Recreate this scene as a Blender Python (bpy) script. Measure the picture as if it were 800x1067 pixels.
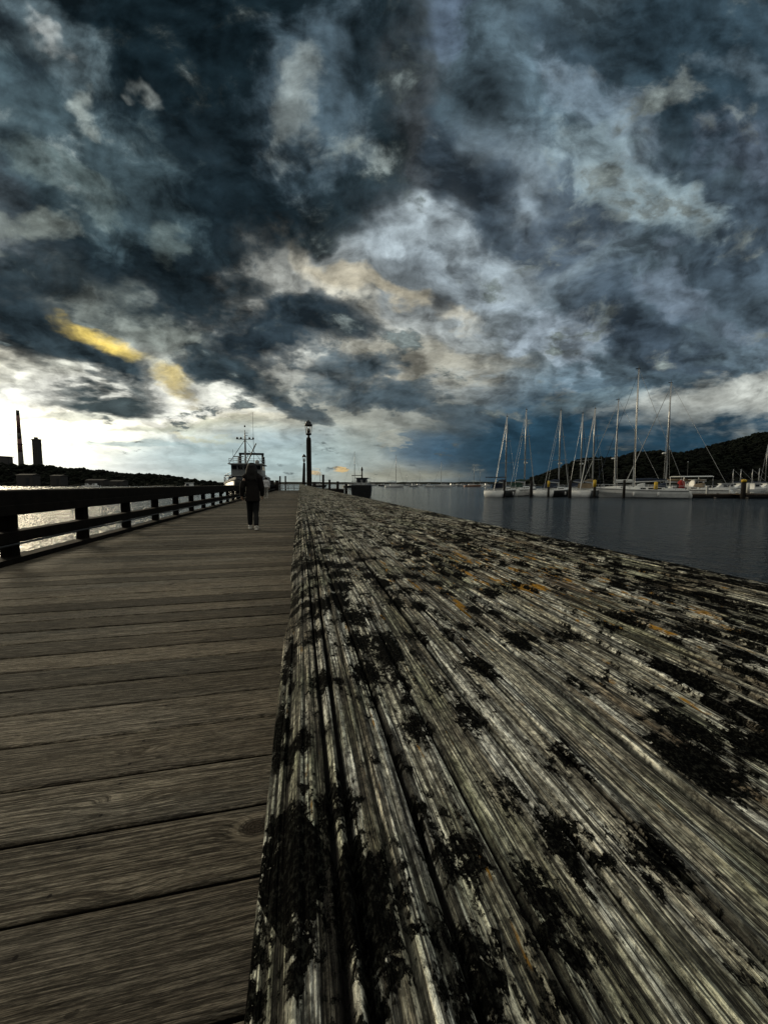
import bpy, bmesh, math, random
import numpy as np
from mathutils import Vector, Matrix
R = math.radians
random.seed(7)
S = bpy.context.scene
for o in list(bpy.data.objects): bpy.data.objects.remove(o)
COL = S.collection

# ------------------------------------------------------------------ camera
CAMZ = 1.18            # eye above the deck (deck top is z = 0)
WATER = -0.75
PSI = R(12.37)         # the lens looks this much to the right of the pier's line
PITCH = R(4.2)
cam_d = bpy.data.cameras.new('camera'); cam_d.sensor_fit = 'HORIZONTAL'
cam_d.sensor_width = 36; cam_d.lens = 18.0; cam_d.clip_start = 0.005; cam_d.clip_end = 20000
cam = bpy.data.objects.new('camera', cam_d); COL.objects.link(cam)
cam.location = (0, 0, CAMZ); cam.rotation_euler = (R(90) - PITCH, 0, -PSI)
S.camera = cam
S.view_settings.view_transform = 'Standard'; S.view_settings.look = 'None'
S.view_settings.exposure = 0.0; S.view_settings.gamma = 1.0; S.view_settings.use_curve_mapping = False

FW = Vector((math.sin(PSI), math.cos(PSI), 0)); RT = Vector((math.cos(PSI), -math.sin(PSI), 0))
SUN_AZ = -50.0; SUN_EL = 12.0      # relative to the view direction FW, negative = left

def lin(c):
    return tuple(((x/255)/12.92 if x/255 <= .04045 else ((x/255+.055)/1.055)**2.4) for x in c)

# ------------------------------------------------------------------ little node language
class N:
    def __init__(s, tree): s.t = tree
    def new(s, kind, **kw):
        n = s.t.nodes.new(kind)
        for k, v in kw.items(): setattr(n, k, v)
        return n
    def put(s, sock, v):
        if isinstance(v, bpy.types.NodeSocket): s.t.links.new(v, sock)
        elif v is not None:
            if isinstance(v, (tuple, list)) and len(sock.default_value) == 4 and len(v) == 3: v = (*v, 1)
            sock.default_value = v
    def m(s, op, a, b=0.0, c=0.0, clamp=False):
        n = s.new('ShaderNodeMath', operation=op, use_clamp=clamp)
        s.put(n.inputs[0], a); s.put(n.inputs[1], b); s.put(n.inputs[2], c)
        return n.outputs[0]
    def add(s, a, b): return s.m('ADD', a, b)
    def sub(s, a, b): return s.m('SUBTRACT', a, b)
    def mul(s, a, b): return s.m('MULTIPLY', a, b)
    def mad(s, a, b, c): return s.m('MULTIPLY_ADD', a, b, c)
    def v(s, op, a, b=(0,0,0)):
        n = s.new('ShaderNodeVectorMath', operation=op)
        s.put(n.inputs[0], a)
        if op == 'SCALE': s.put(n.inputs['Scale'], b)
        else: s.put(n.inputs[1], b)
        return n.outputs['Value'] if op in ('DOT_PRODUCT', 'LENGTH') else n.outputs[0]
    def xyz(s, x, y, z=0.0):
        n = s.new('ShaderNodeCombineXYZ'); s.put(n.inputs[0], x); s.put(n.inputs[1], y); s.put(n.inputs[2], z); return n.outputs[0]
    def sep(s, v):
        n = s.new('ShaderNodeSeparateXYZ'); s.put(n.inputs[0], v); return n.outputs
    def noise(s, vec, scale=1.0, detail=4.0, rough=.5, dist=0.0, col=False, lac=2.0):
        n = s.new('ShaderNodeTexNoise'); s.put(n.inputs['Vector'], vec)
        n.inputs['Scale'].default_value = scale; n.inputs['Detail'].default_value = detail
        n.inputs['Roughness'].default_value = rough; n.inputs['Distortion'].default_value = dist
        n.inputs['Lacunarity'].default_value = lac
        return n.outputs['Color' if col else 'Fac']
    def step(s, x, a, b, lo=0.0, hi=1.0):
        n = s.new('ShaderNodeMapRange', interpolation_type='SMOOTHSTEP')
        s.put(n.inputs[0], x); n.inputs[1].default_value = a; n.inputs[2].default_value = b
        n.inputs[3].default_value = lo; n.inputs[4].default_value = hi
        return n.outputs[0]
    def lerp(s, x, a, b, lo=0.0, hi=1.0):
        n = s.new('ShaderNodeMapRange'); n.clamp = True
        s.put(n.inputs[0], x); n.inputs[1].default_value = a; n.inputs[2].default_value = b
        n.inputs[3].default_value = lo; n.inputs[4].default_value = hi
        return n.outputs[0]
    def mix(s, f, a, b, blend='MIX'):
        n = s.new('ShaderNodeMix', data_type='RGBA', blend_type=blend)
        s.put(n.inputs[0], f); s.put(n.inputs[6], a); s.put(n.inputs[7], b)
        return n.outputs[2]
    def vmap(s, vec, loc=(0,0,0), rot=(0,0,0), scale=(1,1,1)):
        n = s.new('ShaderNodeMapping'); s.put(n.inputs[0], vec)
        n.inputs[1].default_value = loc; n.inputs[2].default_value = rot; n.inputs[3].default_value = scale
        return n.outputs[0]

# ------------------------------------------------------------------ the sky
def uv_of(x, y):
    cy = 533.5 - y
    f = 400*math.cos(PITCH) + cy*math.sin(PITCH)
    z = -400*math.sin(PITCH) + cy*math.cos(PITCH)
    return (x-400)/f, z/f

def build_world():
    w = bpy.data.worlds.new('World'); S.world = w; w.use_nodes = True
    w.cycles.sampling_method = 'MANUAL'; w.cycles.sample_map_resolution = 512
    t = w.node_tree; t.nodes.clear(); n = N(t)
    d = n.new('ShaderNodeTexCoord').outputs['Generated']
    f = n.v('DOT_PRODUCT', d, tuple(FW)); r = n.v('DOT_PRODUCT', d, tuple(RT)); z = n.sep(d)[2]
    fpos = n.m('MAXIMUM', f, .12)
    u = n.m('DIVIDE', r, fpos); vv = n.m('MAXIMUM', n.m('DIVIDE', z, fpos), -.02)
    # perspective of a flat cloud deck, for all the noises
    zc = n.add(n.m('MAXIMUM', z, 0.0), .26)
    q = n.xyz(n.m('DIVIDE', r, zc), n.m('DIVIDE', f, zc), 0.0)
    amp = n.mad(vv, .22, .035)
    w1 = n.v('SUBTRACT', n.noise(q, 1.5, 5, .6, 0.25, col=True), (.5, .5, .5))
    w2 = n.v('SUBTRACT', n.noise(q, 6.5, 4, .6, 0.1, col=True), (.5, .5, .5))
    wv = n.v('ADD', n.v('SCALE', w1, n.mul(amp, 2.6)), n.v('SCALE', w2, n.mul(amp, .8)))
    P0 = n.xyz(u, vv, 0.0)
    P = n.v('ADD', P0, wv)
    P = n.v('MULTIPLY', P, (1, 1, 0))
    PS = n.v('MULTIPLY', n.v('ADD', P0, n.v('SCALE', wv, .45)), (1, 1, 0))   # gentler warp
    nb = n.noise(n.v('ADD', q, (3.1, 7.7, 0)), 3.2, 9, .58, .35)              # billows
    nf = n.noise(n.v('ADD', q, (9.1, 1.7, 4)), 9.0, 6, .6, .2)
    # streaks fanning up-right, stretched along the wind
    qr = n.vmap(q, rot=(0, 0, R(35)), scale=(.9, 2.6, 1))
    ns = n.noise(qr, 2.0, 8, .6, .5)
    nbc = n.sub(nb, .5)
    vp = n.new('ShaderNodeTexVoronoi', feature='F1'); vp.inputs['Scale'].default_value = 4.2
    vp.inputs['Detail'].default_value = 3; vp.inputs['Roughness'].default_value = .62; vp.normalize = True
    n.put(vp.inputs['Vector'], n.v('ADD', n.v('MULTIPLY', n.xyz(n.m('DIVIDE', u, n.add(vv, .45)), n.m('LOGARITHM', n.add(vv, .22), 2.718), 0), (1.2, 1.5, 1)), n.v('SCALE', w2, .16)))
    puff = n.mul(n.sub(.40, vp.outputs['Distance']), n.step(vv, .05, .32, .1, 1))
    pz = n.v('ADD', n.v('MULTIPLY', P0, (1, 1.25, 1)), n.v('SCALE', w1, .25))
    npz = n.noise(pz, 6.5, 10, .62, .3)   # detail that stays fine overhead
    # relief: the cloud bodies are lit from the low west, so compare each point with one nearer the sun
    q2 = n.v('ADD', q, n.v('SCALE', w1, .35))
    e1 = n.sub(n.noise(q2, 2.6, 8, .55, .2), n.noise(n.v('ADD', q2, (-.06, .065, 0)), 2.6, 8, .55, .2))
    e2 = n.sub(n.noise(pz, 8.0, 7, .56, .15), n.noise(n.v('ADD', pz, (-.018, -.020, 0)), 8.0, 7, .56, .15))
    nbig = n.add(n.mul(nb, .5), n.mul(npz, .5))
    nmix = n.add(n.mul(nbc, .7), n.add(n.mul(n.sub(npz, .5), .55), n.add(n.mul(n.sub(nf, .5), .25), n.mul(puff, .26))))

    sky = n.new('ShaderNodeTexSky', sky_type='NISHITA'); sky.sun_disc = False
    sky.sun_elevation = R(SUN_EL); sky.sun_rotation = PSI + R(SUN_AZ)
    sky.air_density = 1.0; sky.dust_density = 2.0
    C = n.v('SCALE', sky.outputs[0], .10)

    def g(x, y, rx, ry, ang=0, base=None):
        a, b = uv_of(x, y)
        ca, sa = math.cos(R(ang)), math.sin(R(ang))
        mp = n.new('ShaderNodeMapping', vector_type='TEXTURE')
        n.put(mp.inputs[0], base if base is not None else P)
        mp.inputs[1].default_value = (a, b, 0); mp.inputs[2].default_value = (0, 0, R(ang))
        mp.inputs[3].default_value = (rx/400, ry/400, 1)
        gr = n.new('ShaderNodeTexGradient', gradient_type='SPHERICAL')
        n.put(gr.inputs[0], mp.outputs[0])
        return gr.outputs['Fac']
    def soft(x, y, rx, ry, ang, colr, k=1.0, base=None):
        nonlocal C
        m = n.step(g(x, y, rx, ry, ang, base), 0, .75, 0, k)
        C = n.mix(m, C, lin(colr))
    def cloud(x, y, rx, ry, ang, colr, k=1.0, lo=.25, hi=.5, na=.8, base=None):
        nonlocal C
        m = n.add(g(x, y, rx, ry, ang, base), n.mul(nmix, na))
        m = n.add(n.mul(n.step(m, lo, hi + .02), .5), n.mul(n.step(m, lo - .08, hi + .3), .5))
        C = n.mix(n.mul(m, k), C, lin(colr))
    def vert(colr_lo, v0, v1, k=1.0):
        nonlocal C
        C = n.mix(n.step(vv, v0, v1, k, 0), C, lin(colr_lo))
    # -- overall veil and base
    C = n.mix(.90, C, lin((112, 122, 128)))
    SK = globals()['SKY_STROKES']
    for s in SK:
        kind, a = s[0], s[1:]
        if kind == 'soft': soft(*a)
        elif kind == 'softs': soft(*a, base=PS)
        elif kind == 'cloud': cloud(*a)
        elif kind == 'billow':      # overall light and dark billowing inside the cloud deck
            k = n.step(n.add(n.mul(nbig, .55), n.mul(ns, .45)), .36, .66, a[0], a[1])
            dmask = n.step(vv, .02, .25, 0, 1)
            k = n.add(n.mul(n.sub(k, 1.0), dmask), 1.0)
            C = n.v('SCALE', C, k)
        elif kind == 'shade':
            k = n.step(npz, .34, .68, a[0], a[1])
            C = n.v('SCALE', C, n.add(n.mul(n.sub(k, 1.0), n.step(vv, .05, .35, .2, 1)), 1.0))
        elif kind == 'glow':        # the hidden sun burning through: brighter than white
            m = n.step(g(*a[:5], base=PS), 0, .9, 0, a[6])
            C = n.v('ADD', C, n.v('SCALE', lin(a[5]), m))
        elif kind == 'relief':
            k = n.m('MINIMUM', n.m('MAXIMUM', n.add(n.mad(puff, .5, 1.0), n.add(n.mul(e1, a[0]), n.mul(e2, a[1]))), a[2]), a[3])
            C = n.v('SCALE', C, n.add(n.mul(n.sub(k, 1.0), n.step(vv, .03, .3, .25, 1)), 1.0))
        elif kind == 'fine':
            k = n.step(nf, .3, .72, a[0], a[1])
            C = n.v('SCALE', C, k)
        elif kind == 'wisps':       # bright torn patches in the deck
            m = n.step(n.add(n.mul(ns, .6), n.mul(nb, .5)), .60, .78, 0, a[1])
            m = n.mul(m, n.step(vv, .15, .5, 0, 1))
            C = n.mix(m, C, lin(a[0]))
    # behind the lens: dark low down, unseen bright overhead added to light the beam
    back = n.mix(n.step(nb, .35, .65), lin((138, 137, 130)), lin((242, 238, 220)))
    dim = n.mix(n.step(nb, .35, .65), lin((34, 42, 50)), lin((84, 92, 98)))
    back = n.mix(n.step(z, .30, .62), dim, back)
    C = n.mix(n.step(f, .12, .38, 1, 0), C, back)
    # below the horizon
    C = n.mix(n.step(z, -.03, -.004, 1, 0), C, lin((30, 36, 40)))
    C = n.v('SCALE', C, 10.0)
    bg = n.new('ShaderNodeBackground'); bg.inputs['Strength'].default_value = .1
    n.put(bg.inputs['Color'], C)
    out = n.new('ShaderNodeOutputWorld'); t.links.new(bg.outputs[0], out.inputs[0])

SKY_STROKES = [
    # broad light field
    ('softs', 620, 120, 760, 560, 0, (88, 106, 116), .95),
    ('softs', 200, 100, 620, 420, 0, (52, 66, 74), .95),
    ('softs', 60, 470, 520, 150, 0, (196, 198, 182), 1.0),
    ('softs', 350, 340, 260, 170, -20, (146, 148, 142), .9),
    ('softs', 330, 470, 300, 90, 0, (158, 162, 152), .9),
    ('softs', 480, 250, 200, 130, 0, (122, 134, 142), .8),
    ('softs', 720, 470, 360, 120, 0, (40, 62, 76), 1.0),
    ('softs', 560, 470, 150, 90, 0, (34, 60, 76), .9),
    ('billow', .62, 1.5),
    # right hand deck: dark rolls and lighter torn billows running up to the right
    ('cloud', 740, 60, 190, 150, 0, (28, 46, 57), .85, .15, .6, 1.4),
    ('cloud', 760, 250, 150, 170, 0, (50, 62, 73), .8, .2, .6, 1.6),
    ('cloud', 490, 190, 50, 150, 25, (40, 53, 64), .85, .2, .55, 1.6),
    ('cloud', 580, 230, 50, 120, -35, (46, 58, 70), .8, .25, .55, 1.8),
    ('cloud', 660, 330, 150, 50, -25, (50, 62, 74), .8, .25, .55, 1.8),
    ('cloud', 590, 60, 90, 60, -25, (46, 60, 70), .75, .25, .55, 1.8),
    ('cloud', 435, 120, 55, 130, 5, (76, 80, 82), .7, .1, .6, .8),
    ('cloud', 470, 30, 60, 50, -30, (98, 114, 134), .6, .35, .7, 2.2),
    ('cloud', 440, 235, 90, 50, -20, (150, 162, 168), .8, .3, .65, 2.0),
    ('cloud', 650, 195, 120, 50, -35, (132, 150, 156), .75, .33, .7, 2.6),
    ('cloud', 610, 110, 120, 40, -35, (106, 122, 134), .7, .35, .7, 2.6),
    ('cloud', 570, 345, 110, 46, -15, (134, 146, 156), .75, .32, .7, 2.4),
    ('cloud', 520, 285, 80, 40, -30, (138, 150, 156), .7, .32, .7, 2.2),
    ('cloud', 780, 85, 70, 30, -30, (90, 106, 116), .6, .35, .7, 2.2),
    ('cloud', 700, 300, 140, 40, -25, (94, 106, 118), .65, .35, .7, 2.6),
    ('cloud', 760, 180, 90, 40, -35, (86, 98, 112), .6, .35, .7, 2.6),
    # curved cream veil
    ('cloud', 320, 262, 150, 24, -42, (182, 178, 162), .75, .15, .6, .7),
    ('cloud', 405, 300, 130, 18, -22, (172, 164, 142), .75, .15, .6, .7),
    ('cloud', 440, 372, 160, 22, -3, (144, 140, 124), .6, .15, .6, .7),
    # the bright west
    ('soft', 30, 450, 330, 84, 0, (252, 253, 242), 1.0),
    ('soft', 90, 450, 280, 66, 0, (255, 255, 246), .95),
    ('soft', 250, 440, 120, 20, 0, (228, 218, 180), .5),
    ('glow', 20, 452, 190, 44, 0, (255, 244, 196), 1.2),
    ('cloud', 190, 440, 130, 9, 3, (190, 190, 166), .8, .15, .6, 1.0),
    ('cloud', 150, 462, 170, 7, 0, (186, 202, 198), .75, .15, .6, 1.0),
    ('cloud', 225, 452, 60, 5, -4, (240, 216, 140), .8, .15, .6, .8),
    ('cloud', 90, 424, 150, 8, 2, (176, 180, 166), .7, .15, .6, 1.0),
    ('cloud', 130, 330, 190, 34, -12, (122, 130, 124), .8, .2, .6, 1.3),
    ('softs', 250, 474, 200, 44, 0, (162, 184, 186), .85),
    ('softs', 290, 450, 90, 20, 0, (128, 150, 160), .5),
    ('cloud', 357, 491, 9, 3.0, 0, (220, 178, 100), .7),
    ('cloud', 330, 492, 10, 3.4, 0, (214, 176, 112), .6),
    ('softs', 420, 496, 100, 10, 0, (146, 146, 130), .7),
    # storm bank low on the right with its pale crown
    ('cloud', 750, 420, 170, 40, 6, (162, 166, 160), 1.0, .2, .55, 1.5),
    ('cloud', 620, 412, 80, 24, 6, (96, 112, 118), .7, .2, .65, 1.8),
    ('softs', 640, 468, 300, 56, 0, (34, 60, 76), .85),
    ('softs', 440, 468, 60, 22, 0, (50, 90, 118), .6),
    ('cloud', 425, 440, 70, 24, 0, (132, 136, 130), .7, .3, .5, 2.0),
    ('cloud', 410, 462, 30, 12, 20, (156, 158, 146), .7, .3, .5, 1.8),
    # dark upper left deck
    ('cloud', 200, 50, 330, 170, 5, (19, 31, 37), 1.0, .15, .5, 1.3),
    ('cloud', 130, 255, 200, 100, 0, (24, 35, 41), 1.0, .2, .45, 1.3),
    ('cloud', 240, 210, 170, 90, 10, (22, 33, 39), 1.0, .2, .45, 1.3),
    ('cloud', 375, 175, 90, 80, 30, (28, 40, 46), .95, .2, .42, 1.6),
    ('cloud', 190, 290, 150, 46, -10, (28, 39, 45), .95, .2, .42, 1.5),
    ('cloud', 20, 330, 110, 60, -20, (36, 47, 53), 1.0, .2, .42, 1.3),
    ('cloud', 100, 372, 120, 28, -20, (44, 56, 62), 1.0, .2, .40, 1.3),
    ('cloud', 110, 410, 90, 15, -2, (58, 68, 70), 1.0, .1, .32, .7),
    ('cloud', 300, 345, 120, 48, 8, (38, 49, 56), 1.0, .22, .38, 1.5),
    ('cloud', 250, 388, 90, 28, -20, (46, 58, 64), 1.0, .22, .38, 1.4),
    ('cloud', 320, 425, 50, 18, -25, (56, 70, 78), .9, .22, .38, 1.2),
    ('cloud', 400, 405, 110, 34, -10, (58, 72, 80), .95, .22, .40, 1.7),
    ('cloud', 460, 430, 80, 24, -10, (66, 80, 88), .85, .22, .40, 1.7),
    ('cloud', 452, 318, 24, 18, 20, (66, 76, 84), .8),
    ('cloud', 108, 353, 82, 18, -24, (216, 190, 98), .85, .15, .85, 1.2),
    ('cloud', 186, 394, 36, 22, -35, (208, 186, 112), .75, .15, .8, 1.0),
    # thinner, torn parts of that deck
    ('cloud', 70, 180, 200, 110, -30, (62, 78, 84), .7, .25, .65, 2.2),
    ('cloud', 55, 75, 110, 50, -40, (92, 108, 114), .7, .25, .7, 1.8),
    ('cloud', 46, 66, 50, 16, -40, (166, 172, 170), .8, .3, .75, 1.8),
    ('cloud', 160, 118, 34, 17, -20, (160, 168, 164), .55, .34, .85, 1.9),
    ('cloud', 88, 135, 26, 22, 0, (144, 154, 150), .75, .34, .8, 2.2),
    ('cloud', 50, 205, 100, 26, -25, (96, 110, 108), .5, .36, .8, 2.4),
    ('cloud', 315, 110, 80, 100, -20, (70, 86, 96), .8, .25, .7, 2.2),
    ('cloud', 300, 130, 40, 60, -15, (140, 148, 144), .5, .38, .8, 2.6),
    ('cloud', 165, 255, 40, 22, -20, (100, 112, 108), .35, .38, .8, 2.4),
    ('cloud', 10, 262, 80, 26, 0, (138, 146, 138), .45, .3, .7, 1.8),
    ('relief', 3.4, 3.2, .45, 1.9),
    ('shade', .86, 1.50),
]
build_world()

sd = bpy.data.lights.new('sun', 'SUN'); sd.energy = 1.5; sd.angle = R(13); sd.color = (1, .86, .6)
sun = bpy.data.objects.new('sun', sd); COL.objects.link(sun)
_a = PSI + R(SUN_AZ)
sdir = Vector((math.sin(_a)*math.cos(R(SUN_EL)), math.cos(_a)*math.cos(R(SUN_EL)), math.sin(R(SUN_EL))))
sun.rotation_euler = sdir.to_track_quat('Z', 'Y').to_euler()

# ------------------------------------------------------------------ materials
def mat(name):
    m = bpy.data.materials.new(name); m.use_nodes = True
    t = m.node_tree; n = N(t)
    return m, n, t.nodes['Principled BSDF'], t.nodes['Material Output']
def simple(name, col, rough=.6, metal=0.0, var=.25, scale=3.0, spec=.4, bump=0.0):
    m, n, b, o = mat(name)
    co = n.new('ShaderNodeTexCoord').outputs['Object']
    f = n.noise(co, scale, 5, .6)
    c = n.mix(n.step(f, .3, .7), tuple(x*(1-var) for x in col), tuple(min(1, x*(1+var)) for x in col))
    n.put(b.inputs['Base Color'], c); b.inputs['Metallic'].default_value = metal
    n.put(b.inputs['Roughness'], n.mad(f, .25, rough - .12)); b.inputs['Specular IOR Level'].default_value = spec
    if bump:
        bp = n.new('ShaderNodeBump'); bp.inputs['Strength'].default_value = .5; bp.inputs['Distance'].default_value = bump
        n.put(bp.inputs['Height'], n.noise(co, scale*6, 4, .6)); n.put(b.inputs['Normal'], bp.outputs[0])
    return m

M = {}
M['boat_white'] = simple('boat_white', (.74, .75, .74), .28, var=.08, scale=1.5)
M['boat_grey'] = simple('boat_grey', (.36, .38, .39), .4, var=.15)
M['boat_dark'] = simple('boat_dark', (.011, .012, .013), .4, var=.3)
M['boat_tan'] = simple('boat_tan', (.30, .16, .10), .4, var=.15)
M['boat_wood'] = simple('boat_wood', (.16, .09, .045), .5, var=.2)
M['glass_dark'] = simple('glass_dark', (.012, .014, .017), .08, var=.2, spec=.6)
M['metal'] = simple('metal', (.42, .43, .44), .35, metal=.8, var=.1)
M['metal_dark'] = simple('metal_dark', (.035, .037, .04), .5, metal=.4, var=.3)
M['canvas_blue'] = simple('canvas_blue', (.02, .03, .055), .85, var=.3)
M['canvas_red'] = simple('canvas_red', (.30, .02, .015), .8, var=.2)
M['canvas_white'] = simple('canvas_white', (.62, .64, .64), .8, var=.1)
M['sail'] = simple('sail', (.5, .51, .5), .8, var=.12, scale=8)
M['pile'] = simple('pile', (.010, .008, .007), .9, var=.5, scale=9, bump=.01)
M['yellow'] = simple('yellow', (.62, .40, .02), .5, var=.12)
M['pile_white'] = simple('pile_white', (.55, .55, .52), .5, var=.12)
M['dock_wood'] = simple('dock_wood', (.075, .052, .034), .8, var=.3, scale=6)
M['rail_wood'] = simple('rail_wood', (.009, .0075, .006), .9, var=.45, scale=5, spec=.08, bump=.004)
M['rock'] = simple('rock', (.05, .048, .045), .9, var=.4, scale=.2)
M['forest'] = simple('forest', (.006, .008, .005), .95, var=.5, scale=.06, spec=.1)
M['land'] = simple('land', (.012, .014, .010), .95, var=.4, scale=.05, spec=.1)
M['concrete'] = simple('concrete', (.075, .07, .065), .85, var=.2, scale=.06)
M['house_wall'] = simple('house_wall', (.045, .042, .04), .8, var=.15, scale=.3)
M['roof'] = simple('roof', (.05, .045, .04), .8, var=.3, scale=.3)

def water_mat():
    m, n, b, o = mat('water')
    co = n.new('ShaderNodeTexCoord').outputs['Object']
    b.inputs['Base Color'].default_value = (.003, .006, .008, 1)
    b.inputs['Roughness'].default_value = .07; b.inputs['IOR'].default_value = 1.31
    b.inputs['Specular IOR Level'].default_value = .5
    a = n.noise(n.vmap(co, rot=(0, 0, R(25)), scale=(1, .55, 1)), .9, 3, .55, .4)
    c = n.noise(n.vmap(co, rot=(0, 0, R(-15)), scale=(1, .7, 1)), 3.4, 3, .6, .3)
    d = n.noise(n.vmap(co, rot=(0, 0, R(40)), scale=(1, .6, 1)), 8, 3, .6)
    big = n.noise(co, .04, 3, .5)
    h = n.add(n.mul(a, .22), n.add(n.mul(c, .22), n.mul(d, .11)))
    h = n.mul(h, n.lerp(big, .35, .65, .6, 1.25))
    bp = n.new('ShaderNodeBump'); bp.inputs['Strength'].default_value = 1.0; bp.inputs['Distance'].default_value = 1.0
    n.put(bp.inputs['Height'], h); n.put(b.inputs['Normal'], bp.outputs[0])
    return m
M['water'] = water_mat()

def co_x(n, co): return n.sep(co)[0]
def deck_mat():
    m, n, b, o = mat('deck_boards')
    co = n.new('ShaderNodeTexCoord').outputs['Object']
    at = n.new('ShaderNodeAttribute', attribute_name='rnd')
    rnd = at.outputs['Color']; rs = n.sep(rnd)
    p = n.v('ADD', co, n.v('MULTIPLY', rnd, (37, 0, 19)))
    # grain coordinate: lines of equal g run along x and bend round the knots
    xy = n.sep(p)
    low = n.noise(n.vmap(p, scale=(.9, 7, 1)), 1.0, 3, .5)
    mid = n.noise(n.vmap(p, scale=(3.2, 26, 1)), 1.0, 2, .5)
    vor = n.new('ShaderNodeTexVoronoi', feature='F1'); vor.inputs['Scale'].default_value = 1.0
    n.put(vor.inputs['Vector'], n.vmap(p, scale=(1.35, 3.6, 1))); vor.inputs['Randomness'].default_value = 1.0
    kd = vor.outputs['Distance']
    knot = n.m('EXPONENT', n.mul(n.m('POWER', n.mul(kd, 6.5), 2.0), -1.0))
    # one big knot next to the beam
    dk = n.v('LENGTH', n.v('MULTIPLY', n.v('SUBTRACT', co, KNOT), (1/.06, 1/.04, 0)))
    knot2 = n.m('EXPONENT', n.mul(n.mul(dk, dk), -.55))
    g = n.add(n.mul(xy[1], 150), n.add(n.mul(low, 13), n.add(n.mul(mid, 1.4), n.add(n.mul(knot, 9), n.mul(knot2, 10)))))
    lines = n.noise(n.xyz(g, n.mul(xy[0], 1.7), 0), 1.0, 5, .72)
    fib = n.noise(n.vmap(p, scale=(34, 520, 1)), 1.0, 4, .7)
    fib2 = n.noise(n.vmap(p, scale=(8, 190, 1)), 1.0, 5, .75)
    tone = n.noise(n.vmap(p, scale=(.8, 3, 1)), 1.0, 4, .6)
    c = n.mix(n.step(lines, .43, .57), (.046, .038, .028), (.205, .178, .135))
    c = n.mix(n.step(tone, .42, .66, 0, .45), c, (.13, .126, .112))
    c = n.mix(n.mul(rs[2], .45), c, (.15, .12, .085))
    c = n.v('SCALE', c, n.mul(n.step(fib, .38, .62, .5, 1.3), n.step(fib2, .43, .57, .42, 1.35)))
    c = n.v('SCALE', c, n.lerp(rs[0], 0, 1, .52, 1.5))
    kdark = n.step(kd, .02, .075, 1, 0)
    c = n.mix(n.mul(kdark, .8), c, (.022, .016, .010))
    k2 = n.step(dk, .55, 1.15, 1, 0)
    c = n.mix(n.mul(k2, .95), c, n.mix(n.step(n.noise(p, 220, 3, .6), .35, .6), (.008, .006, .004), (.045, .034, .024)))
    gl = n.noise(n.xyz(n.mul(g, .42), n.mul(xy[0], .35), 3.0), 1.0, 3, .55)
    gline = n.step(n.m('ABSOLUTE', n.sub(gl, .5)), .008, .022, 1, 0)
    v2 = n.new('ShaderNodeTexVoronoi', feature='F1'); v2.inputs['Scale'].default_value = 1.0
    n.put(v2.inputs['Vector'], n.vmap(n.v('ADD', p, n.v('SCALE', n.noise(p, 30, 3, .6, col=True), .03)), scale=(4.5, 13, 1)))
    hole = n.step(v2.outputs['Distance'], .05, .10, 1, 0)
    ck = n.m('MAXIMUM', n.step(fib2, .28, .36, 1, 0), n.m('MAXIMUM', n.mul(gline, n.step(tone, .40, .6, .25, .9)), hole))
    c = n.v('SCALE', c, n.mad(n.m('SINE', n.mul(dk, 30.0)), n.mul(n.step(dk, .9, 1.8, 1, 0), .35), 1.0))
    ring = n.m('MULTIPLY', n.step(dk, .9, 1.15), n.step(dk, 1.25, 1.6, 1, 0))
    c = n.mix(n.mul(ring, .5), c, (.26, .22, .16))
    c = n.mix(n.mul(ck, .7), c, (.012, .010, .008))
    bv = n.new('ShaderNodeAttribute', attribute_name='across').outputs['Fac']
    xw = n.m('WRAP', n.add(n.add(co_x(n, co), .7), n.mul(rs[1], .02)), .4375, -.4375)
    yw = n.sub(n.m('ABSOLUTE', n.add(bv, n.mul(n.sub(rs[2], .5), .02))), .075)
    nd = n.v('LENGTH', n.xyz(xw, yw, 0))
    nail = n.step(nd, .0045, .008, 1, 0)
    c = n.v('SCALE', c, n.sub(1.0, n.mul(n.step(n.v('LENGTH', n.xyz(n.mul(xw, .22), yw, 0)), .003, .013, 1, 0), .45)))   # rust and wet run along the grain
    c = n.mix(nail, c, (.010, .008, .007))
    gap_shade = n.step(n.sep(co)[2], -.013, -.006, 1, 0)       # shade in the gaps, painted black onto the plank edges
    c = n.mix(gap_shade, n.v('SCALE', c, 1.28), (.006, .005, .004))
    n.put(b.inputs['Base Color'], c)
    b.inputs['Roughness'].default_value = .78; b.inputs['Specular IOR Level'].default_value = .12
    h = n.add(n.mul(lines, .0034), n.add(n.mul(fib, .0008), n.mul(fib2, .002)))
    h = n.sub(h, n.add(n.mul(ck, .002), n.mul(k2, .0012)))
    bp = n.new('ShaderNodeBump'); bp.inputs['Strength'].default_value = 1.0; bp.inputs['Distance'].default_value = 1.0
    n.put(bp.inputs['Height'], h); n.put(b.inputs['Normal'], bp.outputs[0])
    return m

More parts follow.
